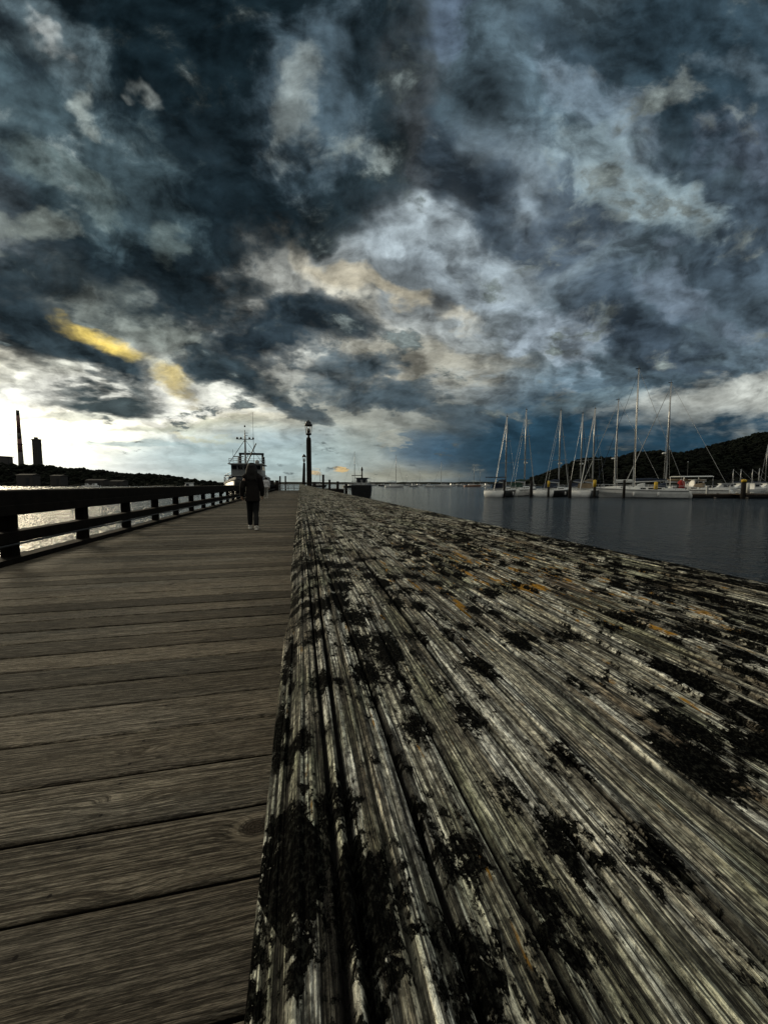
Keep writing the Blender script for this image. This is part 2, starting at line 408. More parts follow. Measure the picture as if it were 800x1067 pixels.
def beam_mat():
    m, n, b, o = mat('weathered_beam')
    co = n.new('ShaderNodeTexCoord').outputs['Object']
    gr = n.new('ShaderNodeAttribute', attribute_name='groove').outputs['Fac']
    dens = n.new('ShaderNodeAttribute', attribute_name='lichen').outputs['Fac']
    strip = n.noise(n.vmap(co, scale=(150, 6.0, 20)), 1.0, 5, .65)
    strip2 = n.noise(n.vmap(co, loc=(4, 2, 0), scale=(260, 9, 40)), 1.0, 4, .6)
    patch = n.noise(n.vmap(co, scale=(34, 16, 10)), 1.0, 5, .6)
    fibre = n.noise(n.vmap(co, scale=(2000, 120, 300)), 1.0, 3, .7)
    fibre2 = n.noise(n.vmap(co, loc=(1, 1, 1), scale=(720, 42, 100)), 1.0, 5, .72)
    crust = n.noise(n.vmap(co, scale=(900, 520, 500)), 1.0, 5, .72, .3)
    c = n.mix(n.step(strip, .38, .58), (.25, .22, .165), (.68, .65, .52))
    c = n.mix(n.step(strip2, .46, .60, 0, .85), c, (.76, .76, .68))
    c = n.mix(n.step(patch, .48, .64, 0, .55), c, (.33, .36, .22))       # greenish bloom
    c = n.mix(n.step(n.noise(n.vmap(co, loc=(9, 3, 0), scale=(42, 9, 10)), 1, 4, .6), .53, .66, 0, .75), c, (.20, .145, .09))
    c = n.v('SCALE', c, n.mul(n.step(fibre, .40, .60, .5, 1.25), n.mul(n.step(fibre2, .38, .60, .42, 1.25), n.step(crust, .40, .58, .42, 1.3))))
    c = n.v('SCALE', c, 1.34)
    la = n.noise(n.vmap(co, loc=(2, 7, 0), scale=(430, 7, 60)), 1.0, 2, .5)
    lb = n.noise(n.vmap(co, loc=(5, 1, 0), scale=(900, 16, 60)), 1.0, 2, .5)
    lna = n.step(n.m('ABSOLUTE', n.sub(la, .5)), .018, .040, 1, 0)
    lnb = n.step(n.m('ABSOLUTE', n.sub(lb, .5)), .015, .055, .9, 0)
    crack = n.m('MAXIMUM', n.step(fibre2, .33, .40, 1, 0), n.m('MAXIMUM', lna, n.mul(lnb, n.step(patch, .38, .55, .35, 1))))
    c = n.mix(n.mul(crack, .85), c, (.012, .011, .009))
    c = n.mix(n.step(gr, .18, .7), c, (.009, .008, .007))
    # orange lichen
    ol = n.add(n.noise(n.vmap(co, scale=(260, 26, 30)), 1, 4, .65), n.mul(n.noise(n.vmap(co, scale=(420, 160, 30)), 1, 3, .6), .35))
    d1 = n.v('LENGTH', n.v('MULTIPLY', n.v('SUBTRACT', co, (ORG[0], ORG[1], 1.12)), (1/.14, 1/.26, 0)))
    d2 = n.v('LENGTH', n.v('MULTIPLY', n.v('SUBTRACT', co, (ORG2[0], ORG2[1], 1.12)), (1/.009, 1/.012, 0)))
    om = n.add(n.add(ol, n.mul(n.step(d1, .1, 1.0, .12, 0), 1.0)), n.mul(n.step(d2, .2, 1.3, 1, 0), .30))
    om = n.step(om, .845, .92)
    c = n.mix(n.mul(om, .95), c, n.mix(fibre, (.30, .13, .008), (.62, .34, .03)))
    # black crusty lichen
    l0 = n.noise(n.vmap(co, scale=(24, 9, 8)), 1, 3, .5)
    l1 = n.noise(n.vmap(co, scale=(135, 82, 20)), 1, 3, .5, .2)
    l2 = n.noise(n.vmap(co, scale=(480, 300, 40)), 1, 4, .7, .3)
    l3 = n.noise(n.vmap(co, scale=(1300, 800, 100)), 1, 3, .7)
    lv = n.add(n.mul(l1, .66), n.add(n.mul(l2, .30), n.add(n.mul(l3, .18), n.mul(l0, .26))))
    lv = n.add(lv, n.add(n.mul(dens, .13), n.mul(gr, .05)))
    lv = n.add(lv, n.add(n.mul(n.sub(strip2, .5), .26), n.mul(n.sub(lb, .5), .10)))
    vb = n.new('ShaderNodeTexVoronoi', feature='F1'); vb.inputs['Scale'].default_value = 1.0
    n.put(vb.inputs['Vector'], n.vmap(co, scale=(84, 50, 20))); vc = n.sep(vb.outputs['Color'])[0]
    bl = n.add(n.sub(.475, vb.outputs['Distance']), n.add(n.mul(n.sub(l2, .5), 1.5), n.mul(n.sub(l3, .5), .8)))
    bl = n.add(bl, n.add(n.mul(n.sub(vc, .5), .42), n.add(n.mul(n.sub(l0, .5), .9), n.mul(n.sub(strip2, .5), .7))))
    bl = n.add(bl, n.mad(dens, .13, .005))
    lm = n.m('MAXIMUM', n.step(lv, .788, .812), n.step(bl, .10, .19))
    halo = n.m('MAXIMUM', n.step(lv, .70, .79), n.step(bl, -.04, .12))
    c = n.v('SCALE', c, n.mad(halo, -.42, 1.0))
    lc = n.mix(n.step(l3, .46, .72), (.0018, .0019, .0018), (.030, .031, .026))
    c = n.mix(lm, c, lc)
    n.put(b.inputs['Base Color'], c)
    b.inputs['Roughness'].default_value = .88; n.put(b.inputs['Specular IOR Level'], n.mad(lm, -.16, .18))
    h = n.add(n.mul(fibre, .00035), n.add(n.mul(fibre2, .0016), n.add(n.mul(crust, .0008), n.mul(strip2, .004))))
    h = n.sub(h, n.mul(lna, .0014))
    h = n.sub(h, n.mul(crack, .0005))
    h = n.add(h, n.mul(lm, n.mad(l3, .0012, .0002)))
    bp = n.new('ShaderNodeBump'); bp.inputs['Strength'].default_value = 1.0; bp.inputs['Distance'].default_value = 1.0
    n.put(bp.inputs['Height'], h); n.put(b.inputs['Normal'], bp.outputs[0])
    return m

# ------------------------------------------------------------------ mesh helpers
def tag(o, label=None, cat=None, group=None, kind=None):
    if label: o['label'] = label
    if cat: o['category'] = cat
    if group: o['group'] = group
    if kind: o['kind'] = kind
    return o
def empty(name, loc, rz, label, cat, group=None):
    o = bpy.data.objects.new(name, None); COL.objects.link(o); o.empty_display_size = .2
    o.location = loc; o.rotation_euler = (0, 0, rz)
    return tag(o, label, cat, group)
class MB:
    def __init__(s): s.v = []; s.f = []
    def addf(s, vs, fs):
        k = len(s.v); s.v += [tuple(p) for p in vs]; s.f += [tuple(i + k for i in f) for f in fs]; return s
    def box(s, c, size, rz=0.0, tilt=None):
        hx, hy, hz = size[0]/2, size[1]/2, size[2]/2
        m = Matrix.Rotation(rz, 3, 'Z')
        if tilt: m = m @ Matrix.Rotation(tilt[0], 3, 'X') @ Matrix.Rotation(tilt[1], 3, 'Y')
        b = min(hx, hy, hz)*.12
        vs = []
        # chamfered box: 24 verts
        for sx in (-1, 1):
            for sy in (-1, 1):
                for sz in (-1, 1):
                    for ax in range(3):
                        q = [sx*(hx-b), sy*(hy-b), sz*(hz-b)]
                        q[ax] = (sx, sy, sz)[ax]*(hx, hy, hz)[ax]
                        vs.append(Vector(c) + m @ Vector(q))
        bm = bmesh.new()
        for p in vs: bm.verts.new(p)
        r = bmesh.ops.convex_hull(bm, input=bm.verts)
        bm.verts.index_update()
        s.addf([v.co for v in bm.verts], [[v.index for v in f.verts] for f in bm.faces]); bm.free()
        return s
    def loft(s, rings, closed=True, caps=True):
        k = len(rings[0]); vs = [p for r in rings for p in r]; fs = []
        for i in range(len(rings)-1):
            for j in range(k if closed else k-1):
                a = i*k + j; b = i*k + (j+1) % k
                fs.append((a, b, b+k, a+k))
        if caps:
            fs.append(tuple(range(k))[::-1]); fs.append(tuple((len(rings)-1)*k + j for j in range(k)))
        return s.addf(vs, fs)
    def tube(s, pts, rad, n=8):
        pts = [Vector(p) for p in pts]
        if not isinstance(rad, (list, tuple)): rad = [rad]*len(pts)
        rings = []
        for i, p in enumerate(pts):
            d = (pts[min(i+1, len(pts)-1)] - pts[max(i-1, 0)]).normalized()
            a = d.cross(Vector((0, 0, 1)) if abs(d.z) < .9 else Vector((1, 0, 0))).normalized(); b = d.cross(a)
            rings.append([p + (a*math.cos(2*math.pi*j/n) + b*math.sin(2*math.pi*j/n))*rad[i] for j in range(n)])
        return s.loft(rings)
    def lathe(s, prof, c=(0,0,0), n=16):
        return s.loft([[(c[0]+r*math.cos(2*math.pi*j/n), c[1]+r*math.sin(2*math.pi*j/n), c[2]+z) for j in range(n)] for r, z in prof])
    def ell(s, c, r, n=12, m=8, rot=None):
        rings = []
        for i in range(1, m):
            a = math.pi*i/m - math.pi/2
            rings.append([Vector((r[0]*math.cos(a)*math.cos(2*math.pi*j/n), r[1]*math.cos(a)*math.sin(2*math.pi*j/n), r[2]*math.sin(a))) for j in range(n)])
        if rot is not None: rings = [[rot @ p for p in q] for q in rings]
        return s.loft([[Vector(c) + p for p in q] for q in rings])
    def build(s, name, m, parent=None, smooth=False):
        me = bpy.data.meshes.new(name); me.from_pydata(s.v, [], s.f); me.validate(); me.update()
        bm = bmesh.new(); bm.from_mesh(me); bmesh.ops.recalc_face_normals(bm, faces=bm.faces); bm.to_mesh(me); bm.free()
        o = bpy.data.objects.new(name, me); COL.objects.link(o); me.materials.append(m)
        if smooth:
            me.polygons.foreach_set('use_smooth', [True]*len(me.polygons))
        if parent: o.parent = parent
        return o
def children(o): return [c for c in bpy.data.objects if c.parent is o]
def copy_tree(o, parent=None):
    c = o.copy(); COL.objects.link(c); c.parent = parent
    for ch in children(o): copy_tree(ch, c)
    return c

# pixel of the photograph -> world, at a distance along the view or on a level plane
def at(px, depth, z=0.0):
    u = (px-400)/400.0
    p = FW*depth + RT*(u*depth*(math.cos(PITCH)))
    return Vector((p.x, p.y, z))
def on_plane(px, py, zp):
    u, v = uv_of(px, py); t = (zp - CAMZ)/v
    p = (FW + RT*u)*t
    return Vector((p.x, p.y, zp))
def zat(py, depth):
    return CAMZ + uv_of(400, py)[1]*depth

# value noise in numpy
def vnoise(x, y, seed=0):
    xi = np.floor(x).astype(np.int64); yi = np.floor(y).astype(np.int64)
    xf = x - xi; yf = y - yi
    xf = xf*xf*(3-2*xf); yf = yf*yf*(3-2*yf)
    def h(a, b):
        k = (a*374761393 + b*668265263 + seed*1442695041) & 0xffffffff
        k = ((k ^ (k >> 13))*1274126177) & 0xffffffff
        return ((k ^ (k >> 16)) & 0xffffff)/float(0xffffff)
    return (h(xi, yi)*(1-xf) + h(xi+1, yi)*xf)*(1-yf) + (h(xi, yi+1)*(1-xf) + h(xi+1, yi+1)*xf)*yf
def fbm(x, y, oct=4, seed=0, gain=.5):
    s = 0; a = 1; t = 0
    for i in range(oct):
        s = s + a*vnoise(x*2**i + 13.7*i, y*2**i + 5.1*i, seed+i); t += a; a *= gain
    return s/t

# ------------------------------------------------------------------ the setting
def disc(name, z, rad, m, rings=(5, 20, 60, 150, 400, 1000, 3000), n=48):
    b = MB(); vs = [(0, 0, z)]; fs = []
    rr = [r for r in rings if r < rad] + [rad]
    for r in rr: vs += [(r*math.cos(2*math.pi*j/n), r*math.sin(2*math.pi*j/n), z) for j in range(n)]
    for j in range(n): fs.append((0, 1+j, 1+(j+1) % n))
    for i in range(len(rr)-1):
        for j in range(n):
            a = 1+i*n+j; c = 1+i*n+(j+1) % n
            fs.append((a, a+n, c+n, c))
    b.addf(vs, fs); return b.build(name, m)
tag(disc('water', WATER, 9000, M['water']), kind='structure')

# deck: loose boards side by side, on joists
KNOT = tuple(on_plane(268, 861, 0.0))
ORG = on_plane(520, 590, 1.12); ORG2 = on_plane(550, 611, 1.12)
PIER_L, PIER_R, PIER_Y0, PIER_Y1 = -4.42, .34, -5.0, 72.0
def build_deck():
    vs = []; fs = []; rnd = []; acr = []
    rg = np.random.RandomState(11)
    # board seams read off the near boards of the photograph, then a steady pitch
    seams = [on_plane(0, y, 0).y for y in (1102,)]
    near = [on_plane(px, py, 0).y for px, py in ((220, 1067), (0, 967), (0, 883), (0, 826), (0, 781), (0, 748), (0, 722))]
    ys = list(near)
    y = ys[0]
    back = []
    while y > PIER_Y0: y -= .262 + rg.uniform(-.01, .01); back.append(y)
    ys = back[::-1] + ys
    y = ys[-1]
    while y < PIER_Y1: y += .262 + rg.uniform(-.016, .016); ys.append(y)
    print('SEAMS', [round(a, 3) for a in near])
    nx = 22
    for a, b in zip(ys[:-1], ys[1:]):
        g = rg.uniform(.012, .017); big = rg.rand() < .25
        if big: g += .004
        y0, y1 = a + g/2, b - g/2
        z0 = rg.uniform(-.003, .002); cup = rg.uniform(-.001, .0025); rt = rg.uniform(-.0015, .0015)
        col = (rg.rand(), rg.rand(), rg.rand())
        c = .007
        prof = [(y0, -.075), (y0, -c*1.4), (y0+c*.4, -c*.35), (y0+c*1.4, 0)]
        m_ = 5
        prof += [(y0+(y1-y0)*k/m_, None) for k in range(1, m_)]
        prof += [(y1-c*1.4, 0), (y1-c*.4, -c*.35), (y1, -c*1.4), (y1, -.075)]
        wl = rg.uniform(-.01, .03); wr = rg.uniform(-.02, .02)
        k0 = len(vs); npf = len(prof)
        ph = rg.rand(2)*9
        for i in range(nx+1):
            X = (PIER_L + wl) + (PIER_R + wr - PIER_L - wl)*i/nx
            wob = .0009*math.sin(X*1.3+ph[0]) + .0005*math.sin(X*4.1+ph[1])
            for (yy, zz) in prof:
                t = (yy - y0)/(y1-y0)
                if zz is None: zz = 0
                acr.append(yy - (y0+y1)/2)
                vs.append((X, yy + wob, zz + z0 + cup*(2*t-1)**2 + rt*(2*t-1)))
        for i in range(nx):
            for j in range(npf-1):
                p = k0 + i*npf + j; fs.append((p, p+npf, p+npf+1, p+1)); rnd.append(col)
            p = k0+i*npf; fs.append((p, p+npf-1, p+2*npf-1, p+npf)); rnd.append(col)
        fs.append(tuple(range(k0, k0+npf))); rnd.append(col)
        fs.append(tuple(range(k0+nx*npf, k0+nx*npf+npf))[::-1]); rnd.append(col)
    me = bpy.data.meshes.new('pier_deck'); me.from_pydata(vs, [], fs); me.update()
    at_ = me.attributes.new('rnd', 'FLOAT_COLOR', 'FACE')
    at_.data.foreach_set('color', np.array([(*c, 1) for c in rnd], dtype=np.float32).ravel())
    a2 = me.attributes.new('across', 'FLOAT', 'POINT'); a2.data.foreach_set('value', np.array(acr, dtype=np.float32))
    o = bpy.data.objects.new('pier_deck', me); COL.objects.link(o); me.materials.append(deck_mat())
    tag(o, kind='structure')
    # joists and piles below
    b = MB()
    for x in (-4.2, -3.4, -2.5, -1.6, -.7, .12):
        b.box((x, (PIER_Y0+PIER_Y1)/2, -.20), (.15, PIER_Y1-PIER_Y0, .22))
    for k in range(int((PIER_Y1-PIER_Y0)/4)):
        yy = PIER_Y0 + 1 + k*4.0
        b.box((-2.04, yy, -.45), (4.6, .3, .26))
        for x in (-4.1, -2.0, .05): b.tube([(x, yy, -3), (x, yy, -.34)], .16, 10)
    tag(b.build('pier_underframe', M['pile']), kind='structure')
build_deck()

# ------------------------------------------------------------------ the right rail with its weathered cap beam
XL, XR, BZ = -.0075, .292, 1.12
def build_beam(parent):
    rg = np.random.RandomState(5)
    H = .20
    # cross section: columns by x on the top, arcs for the edges
    xs = [XL]; rad = .009
    x = XL + rad*.15
    while x < XR - .0005:
        xs.append(x); x += min(max(.00032, .85*math.hypot(.05, max(x, 0))/400), .0009)
    xs.append(XR)
    xs = np.array(xs)
    ys = []
    y = -3.0
    while y < -.05: ys.append(y); y += max(.004, min(.08, (-y)*.06))
    while y < PIER_Y1 - .1:
        ys.append(y); yy = abs(y); y += min(max(.0007, (yy*yy + .0008)/24*1.0), .05 if y < 2 else (.12 if y < 10 else .4))
    ys = np.array(ys)
    print('beam grid', len(xs), len(ys))
    X, Y = np.meshgrid(xs, ys)
    # grain lines wander slowly along y
    wand = (fbm(X*9, Y*1.1, 3, 40)-.5)*.012 + (fbm(X*25, Y*4.0, 2, 41)-.5)*.003
    G = X + wand
    ridge = fbm(G*250, Y*1.8, 3, 1, .6)                 # worn growth rings, 4-5 mm apart
    ridge = np.abs(ridge-.5)*2
    ridge = 1 - np.clip(ridge*2.6, 0, 1)                  # narrow valleys at 0.5 crossings
    groove = ridge*np.clip(fbm(X*30, Y*2.5, 3, 3)*2.6-.7, .05, 1)
    rise = fbm(G*70, Y*1.2, 3, 8)
    fine = fbm(G*900, Y*9, 2, 12)
    Z = (rise-.5)*.0016 - groove*.0019 + (fine-.5)*.0007
    crackm = np.zeros_like(X)
    spec = [(.021, .0008), (.0325, .0006), (.0455, .0009), (.0565, .0006), (.072, .0011), (.086, .0007), (.105, .0008), (.124, .0014),
            (.143, .0007), (.165, .0011), (.187, .0009), (.214, .0014), (.236, .0010), (.258, .0012), (.277, .0012), (.0115, .0007), (.004, .0006)]
    for k, (x0, w) in enumerate(spec):
        path = x0 + (fbm(Y*2.2+k*7, Y*0+k, 3, 60+k)-.5)*.008
        ww = w*.62*np.clip(fbm(Y*3.3+k*3, Y*0+3.3*k, 3, 90+k)*3.0-.75, .0, 1.5) + 1e-5
        d = np.abs(G - path)/ww
        cr = np.exp(-d*d)*np.clip(ww/(w*.3), 0, 1)
        crackm = np.maximum(crackm, cr); Z -= cr*w*3.4
    # edges: rounded, more worn on the left
    e = np.clip((XL + .016 - X)/.016, 0, 1); Z -= .006*e**2.2
    e2 = np.clip((X - (XR - .02))/.02, 0, 1); Z -= .006*e2**2.0
    chips = np.clip(fbm(Y*14, Y*0+2, 4, 77)-.55, 0, 1)*.012
    Z -= chips*np.clip((XL+.006-X)/.006, 0, 1)
    Xo = X.copy(); Xo[:, 0] += chips[:, 0]*.6
    lich = np.clip((.012 - X)/.012, 0, 1)*.35*(.3+.7*fbm(X*90, Y*3, 2, 20))
    lich += np.clip((X-.12)/.10, 0, 1)*.30 + np.clip((Y-.10)/.30, 0, 1)*.16 - .6*np.clip((.14-Y)/.08, 0, 1)*np.clip((.08-X)/.05, 0, 1)*np.clip((X+.004)/.005, 0, 1)
    lich += (fbm(X*14, Y*3.0, 3, 22)-.5)*.7
    V = np.stack([Xo, Y, BZ + Z], -1)
    # sides
    def side(col, sgn, hs):
        out = []
        for h in hs:
            P = V[:, col, :].copy(); P[:, 2] -= h
            P[:, 0] += sgn*(.0012*fbm(Y[:, col]*6, np.full(len(ys), h*160.0), 3, 30)-.0006)
            out.append(P[:, None, :])
        return out
    hs = [.0015, .004, .008, .014, .022, .032, .045, .06, .08, .1, .13, .16]
    L = side(0, -1, hs)[::-1]; Rr = side(-1, 1, hs)
    def flat(col):
        P = V[:, col, :].copy(); P[:, 2] = BZ - H; return P[:, None, :]
    V = np.concatenate([flat(0)] + L + [V] + Rr + [flat(-1)], 1)
    pad0 = len(hs)+1
    def pad(A, v): 
        l = np.full((A.shape[0], pad0), v); return np.concatenate([l, A, l], 1)
    gm = pad(np.clip(groove*.55 + crackm, 0, 1), .1); lm = pad(lich, .45)
    ny, nx = V.shape[:2]
    idx = np.arange(ny*nx).reshape(ny, nx)
    a = idx[:-1, :-1].ravel(); b = idx[:-1, 1:].ravel(); c = idx[1:, 1:].ravel(); d = idx[1:, :-1].ravel()
    quads = np.stack([a, b, c, d], 1)
    bot = np.stack([idx[:-1, 0], idx[1:, 0], idx[1:, -1], idx[:-1, -1]], 1)
    quads = np.concatenate([quads, bot])
    me = bpy.data.meshes.new('cap_beam')
    me.vertices.add(ny*nx); me.vertices.foreach_set('co', V.astype(np.float32).ravel())
    nf = len(quads)
    me.loops.add(nf*4); me.loops.foreach_set('vertex_index', quads.astype(np.int32).ravel())
    me.polygons.add(nf); me.polygons.foreach_set('loop_start', np.arange(0, nf*4, 4, dtype=np.int32))
    me.update(calc_edges=True)
    for nm, arr in (('groove', gm), ('lichen', lm)):
        at_ = me.attributes.new(nm, 'FLOAT', 'POINT'); at_.data.foreach_set('value', arr.astype(np.float32).ravel())
    me.polygons.foreach_set('use_smooth', np.ones(nf, dtype=bool))
    me.materials.append(beam_mat())
    o = bpy.data.objects.new('cap_beam', me); COL.objects.link(o); o.parent = parent
    o['label'] = 'grey weathered cap beam crusted with black lichen'
    return o

rr = empty('timber_railing', (0, 0, 0), 0, 'right pier railing with a wide cracked grey cap beam, spotted with black lichen', 'railing', 'timber railings along the pier')
build_beam(rr)
for k in range(38):
    y = -2.6 + 2.0*k
    if y > PIER_Y1-.2: break
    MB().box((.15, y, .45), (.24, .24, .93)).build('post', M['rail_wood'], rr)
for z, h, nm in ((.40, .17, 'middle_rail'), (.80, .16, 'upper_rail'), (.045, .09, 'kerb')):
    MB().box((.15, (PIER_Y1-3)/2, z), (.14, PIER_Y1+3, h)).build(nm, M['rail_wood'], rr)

lr = empty('timber_railing', (-4.25, 0, 0), 0, 'left pier railing, near black heavy posts and rails with bright water between them', 'railing', 'timber railings along the pier')
LX = -4.25
for k in range(40):
    y = 1.606*4.25 - 10.0 + 2.0*k
    if y < -4.5 or y > PIER_Y1-.2: continue
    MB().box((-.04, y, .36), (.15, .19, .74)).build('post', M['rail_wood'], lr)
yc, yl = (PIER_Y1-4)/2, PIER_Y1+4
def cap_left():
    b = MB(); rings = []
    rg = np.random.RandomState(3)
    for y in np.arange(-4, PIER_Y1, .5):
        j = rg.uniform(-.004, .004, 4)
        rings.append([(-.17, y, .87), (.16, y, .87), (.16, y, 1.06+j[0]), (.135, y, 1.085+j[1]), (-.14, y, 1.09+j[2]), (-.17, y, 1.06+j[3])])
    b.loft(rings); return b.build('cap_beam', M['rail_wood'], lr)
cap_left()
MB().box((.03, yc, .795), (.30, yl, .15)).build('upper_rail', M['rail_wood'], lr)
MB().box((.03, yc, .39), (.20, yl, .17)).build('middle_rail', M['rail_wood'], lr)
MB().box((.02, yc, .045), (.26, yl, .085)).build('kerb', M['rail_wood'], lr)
pp = MB().tube([(.19, -4, .30)] + [(.19, y, .30+.006*math.sin(y*1.7)) for y in range(-2, 70, 2)], .017, 8)
pp.build('conduit_pipe', M['metal_dark'], lr, True)

# ------------------------------------------------------------------ far land
def profile_hill(name, pts, depth, thick, mtl, seed, kind, rough=1.0, base=WATER-.3, step=6.0, label=None):
    """a ridge: its crest runs through the given points, with real slopes in front and behind"""
    rg = np.random.RandomState(seed)
    P = [(at(px, depth), zat(py, depth)) for px, py in pts]
    xs = [0]; 
    for a, b in zip(P[:-1], P[1:]): xs.append(xs[-1] + (b[0]-a[0]).length)
    n = int(xs[-1]/step) + 1
    rings = []
    for i in range(n+1):
        d = xs[-1]*i/n
        x = float(np.interp(d, xs, [p[0].x for p in P])); y = float(np.interp(d, xs, [p[0].y for p in P])); h = float(np.interp(d, xs, [p[1] for p in P]))
        ring = []
        prof = [(-.55, 0), (-.47, .12), (-.38, .3), (-.28, .5), (-.18, .72), (-.09, .9), (0, 1), (.15, .9), (.4, .5), (.8, 0)]
        for t, k in prof:
            z = base + (h-base)*k + (rg.uniform(-1, 1)*rough if 0 < k else 0)
            q = Vector((x, y, 0)) + FW*(t*thick + rg.uniform(-.02, .02)*thick)
            ring.append((q.x, q.y, z))
        rings.append(ring)
    o = MB().loft(rings, closed=False, caps=False).build(name, mtl, None, False)
    return tag(o, kind=kind), (xs, P)

def forest(name, pts, depth, thick, n, size, seed, label):
    """leaf clumps over a far wooded slope"""
    rg = np.random.RandomState(seed)
    ico = bmesh.new(); bmesh.ops.create_icosphere(ico, subdivisions=1, radius=1)
    iv = np.array([v.co[:] for v in ico.verts]); ico.verts.index_update(); iff = [[v.index for v in f.verts] for f in ico.faces]; ico.free()
    P = [(at(px, depth), zat(py, depth)) for px, py in pts]
    xs = [0]
    for a, b in zip(P[:-1], P[1:]): xs.append(xs[-1] + (b[0]-a[0]).length)
    b = MB()
    for i in range(n):
        d = rg.rand()*xs[-1]
        x = float(np.interp(d, xs, [p[0].x for p in P])); y = float(np.interp(d, xs, [p[0].y for p in P])); h = float(np.interp(d, xs, [p[1] for p in P]))
        t = rg.rand(); t = 0 if rg.rand() < .22 else t
        k = 1 - t*t*.99
        s_ = size*rg.uniform(.5, 1.25)
        z = WATER + (h-WATER)*k - s_*.45 + rg.uniform(-.1, .5)*s_*.5
        q = Vector((x, y, 0)) - FW*(t*thick*.5)
        if h - WATER < size*1.2: s_ *= .5
        for kk in range(3):
            off = rg.uniform(-1, 1, 3)*s_*(.7, .7, .45)
            sc = s_*rg.uniform(.35, .75)
            vv = iv*(1 + rg.uniform(-.35, .35, (len(iv), 1)))*sc*np.array((1, 1, .8)) + np.array((q.x, q.y, z)) + off
            b.addf(vv.tolist(), iff)
    return tag(b.build(name, M['forest']), label, 'woodland', kind='stuff')

RH = [(548, 502), (556, 497), (562, 494.5), (572, 491), (581, 488), (590, 483), (597, 480), (604, 478.5), (612, 476.5), (620, 477), (628, 476), (638, 478),
      (648, 475), (656, 472), (668, 470.5), (676, 469.5), (688, 472), (700, 473), (710, 471.5), (722, 468), (733, 466), (745, 462), (756, 459), (766, 457), (777, 453.5), (788, 451), (800, 449), (830, 444), (880, 440), (960, 446), (1050, 470)]
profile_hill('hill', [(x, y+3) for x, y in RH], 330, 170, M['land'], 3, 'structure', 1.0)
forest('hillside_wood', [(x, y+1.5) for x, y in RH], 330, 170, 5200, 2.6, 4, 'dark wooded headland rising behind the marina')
LH = [(-260, 470), (-160, 478), (-80, 476), (-20, 481), (10, 483), (25, 484), (40, 484.5), (52, 484), (62, 486), (72, 488), (86, 487.5), (98, 489.5), (108, 489), (118, 491),
      (135, 493.5), (150, 493), (168, 494), (180, 495.5), (190, 498), (200, 498.5), (208, 500), (218, 501), (232, 502), (244, 502.6)]
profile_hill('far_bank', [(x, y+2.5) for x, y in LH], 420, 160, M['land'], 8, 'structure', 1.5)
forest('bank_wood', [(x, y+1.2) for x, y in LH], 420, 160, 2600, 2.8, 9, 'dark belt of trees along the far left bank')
profile_hill('distant_shore', [(200, 502.3), (260, 502.6), (300, 502), (330, 502.3), (380, 502.5), (420, 502.2), (470, 502.4), (520, 502), (560, 501), (600, 500), (700, 499)], 1500, 200, M['land'], 12, 'structure', 1.2, step=25)

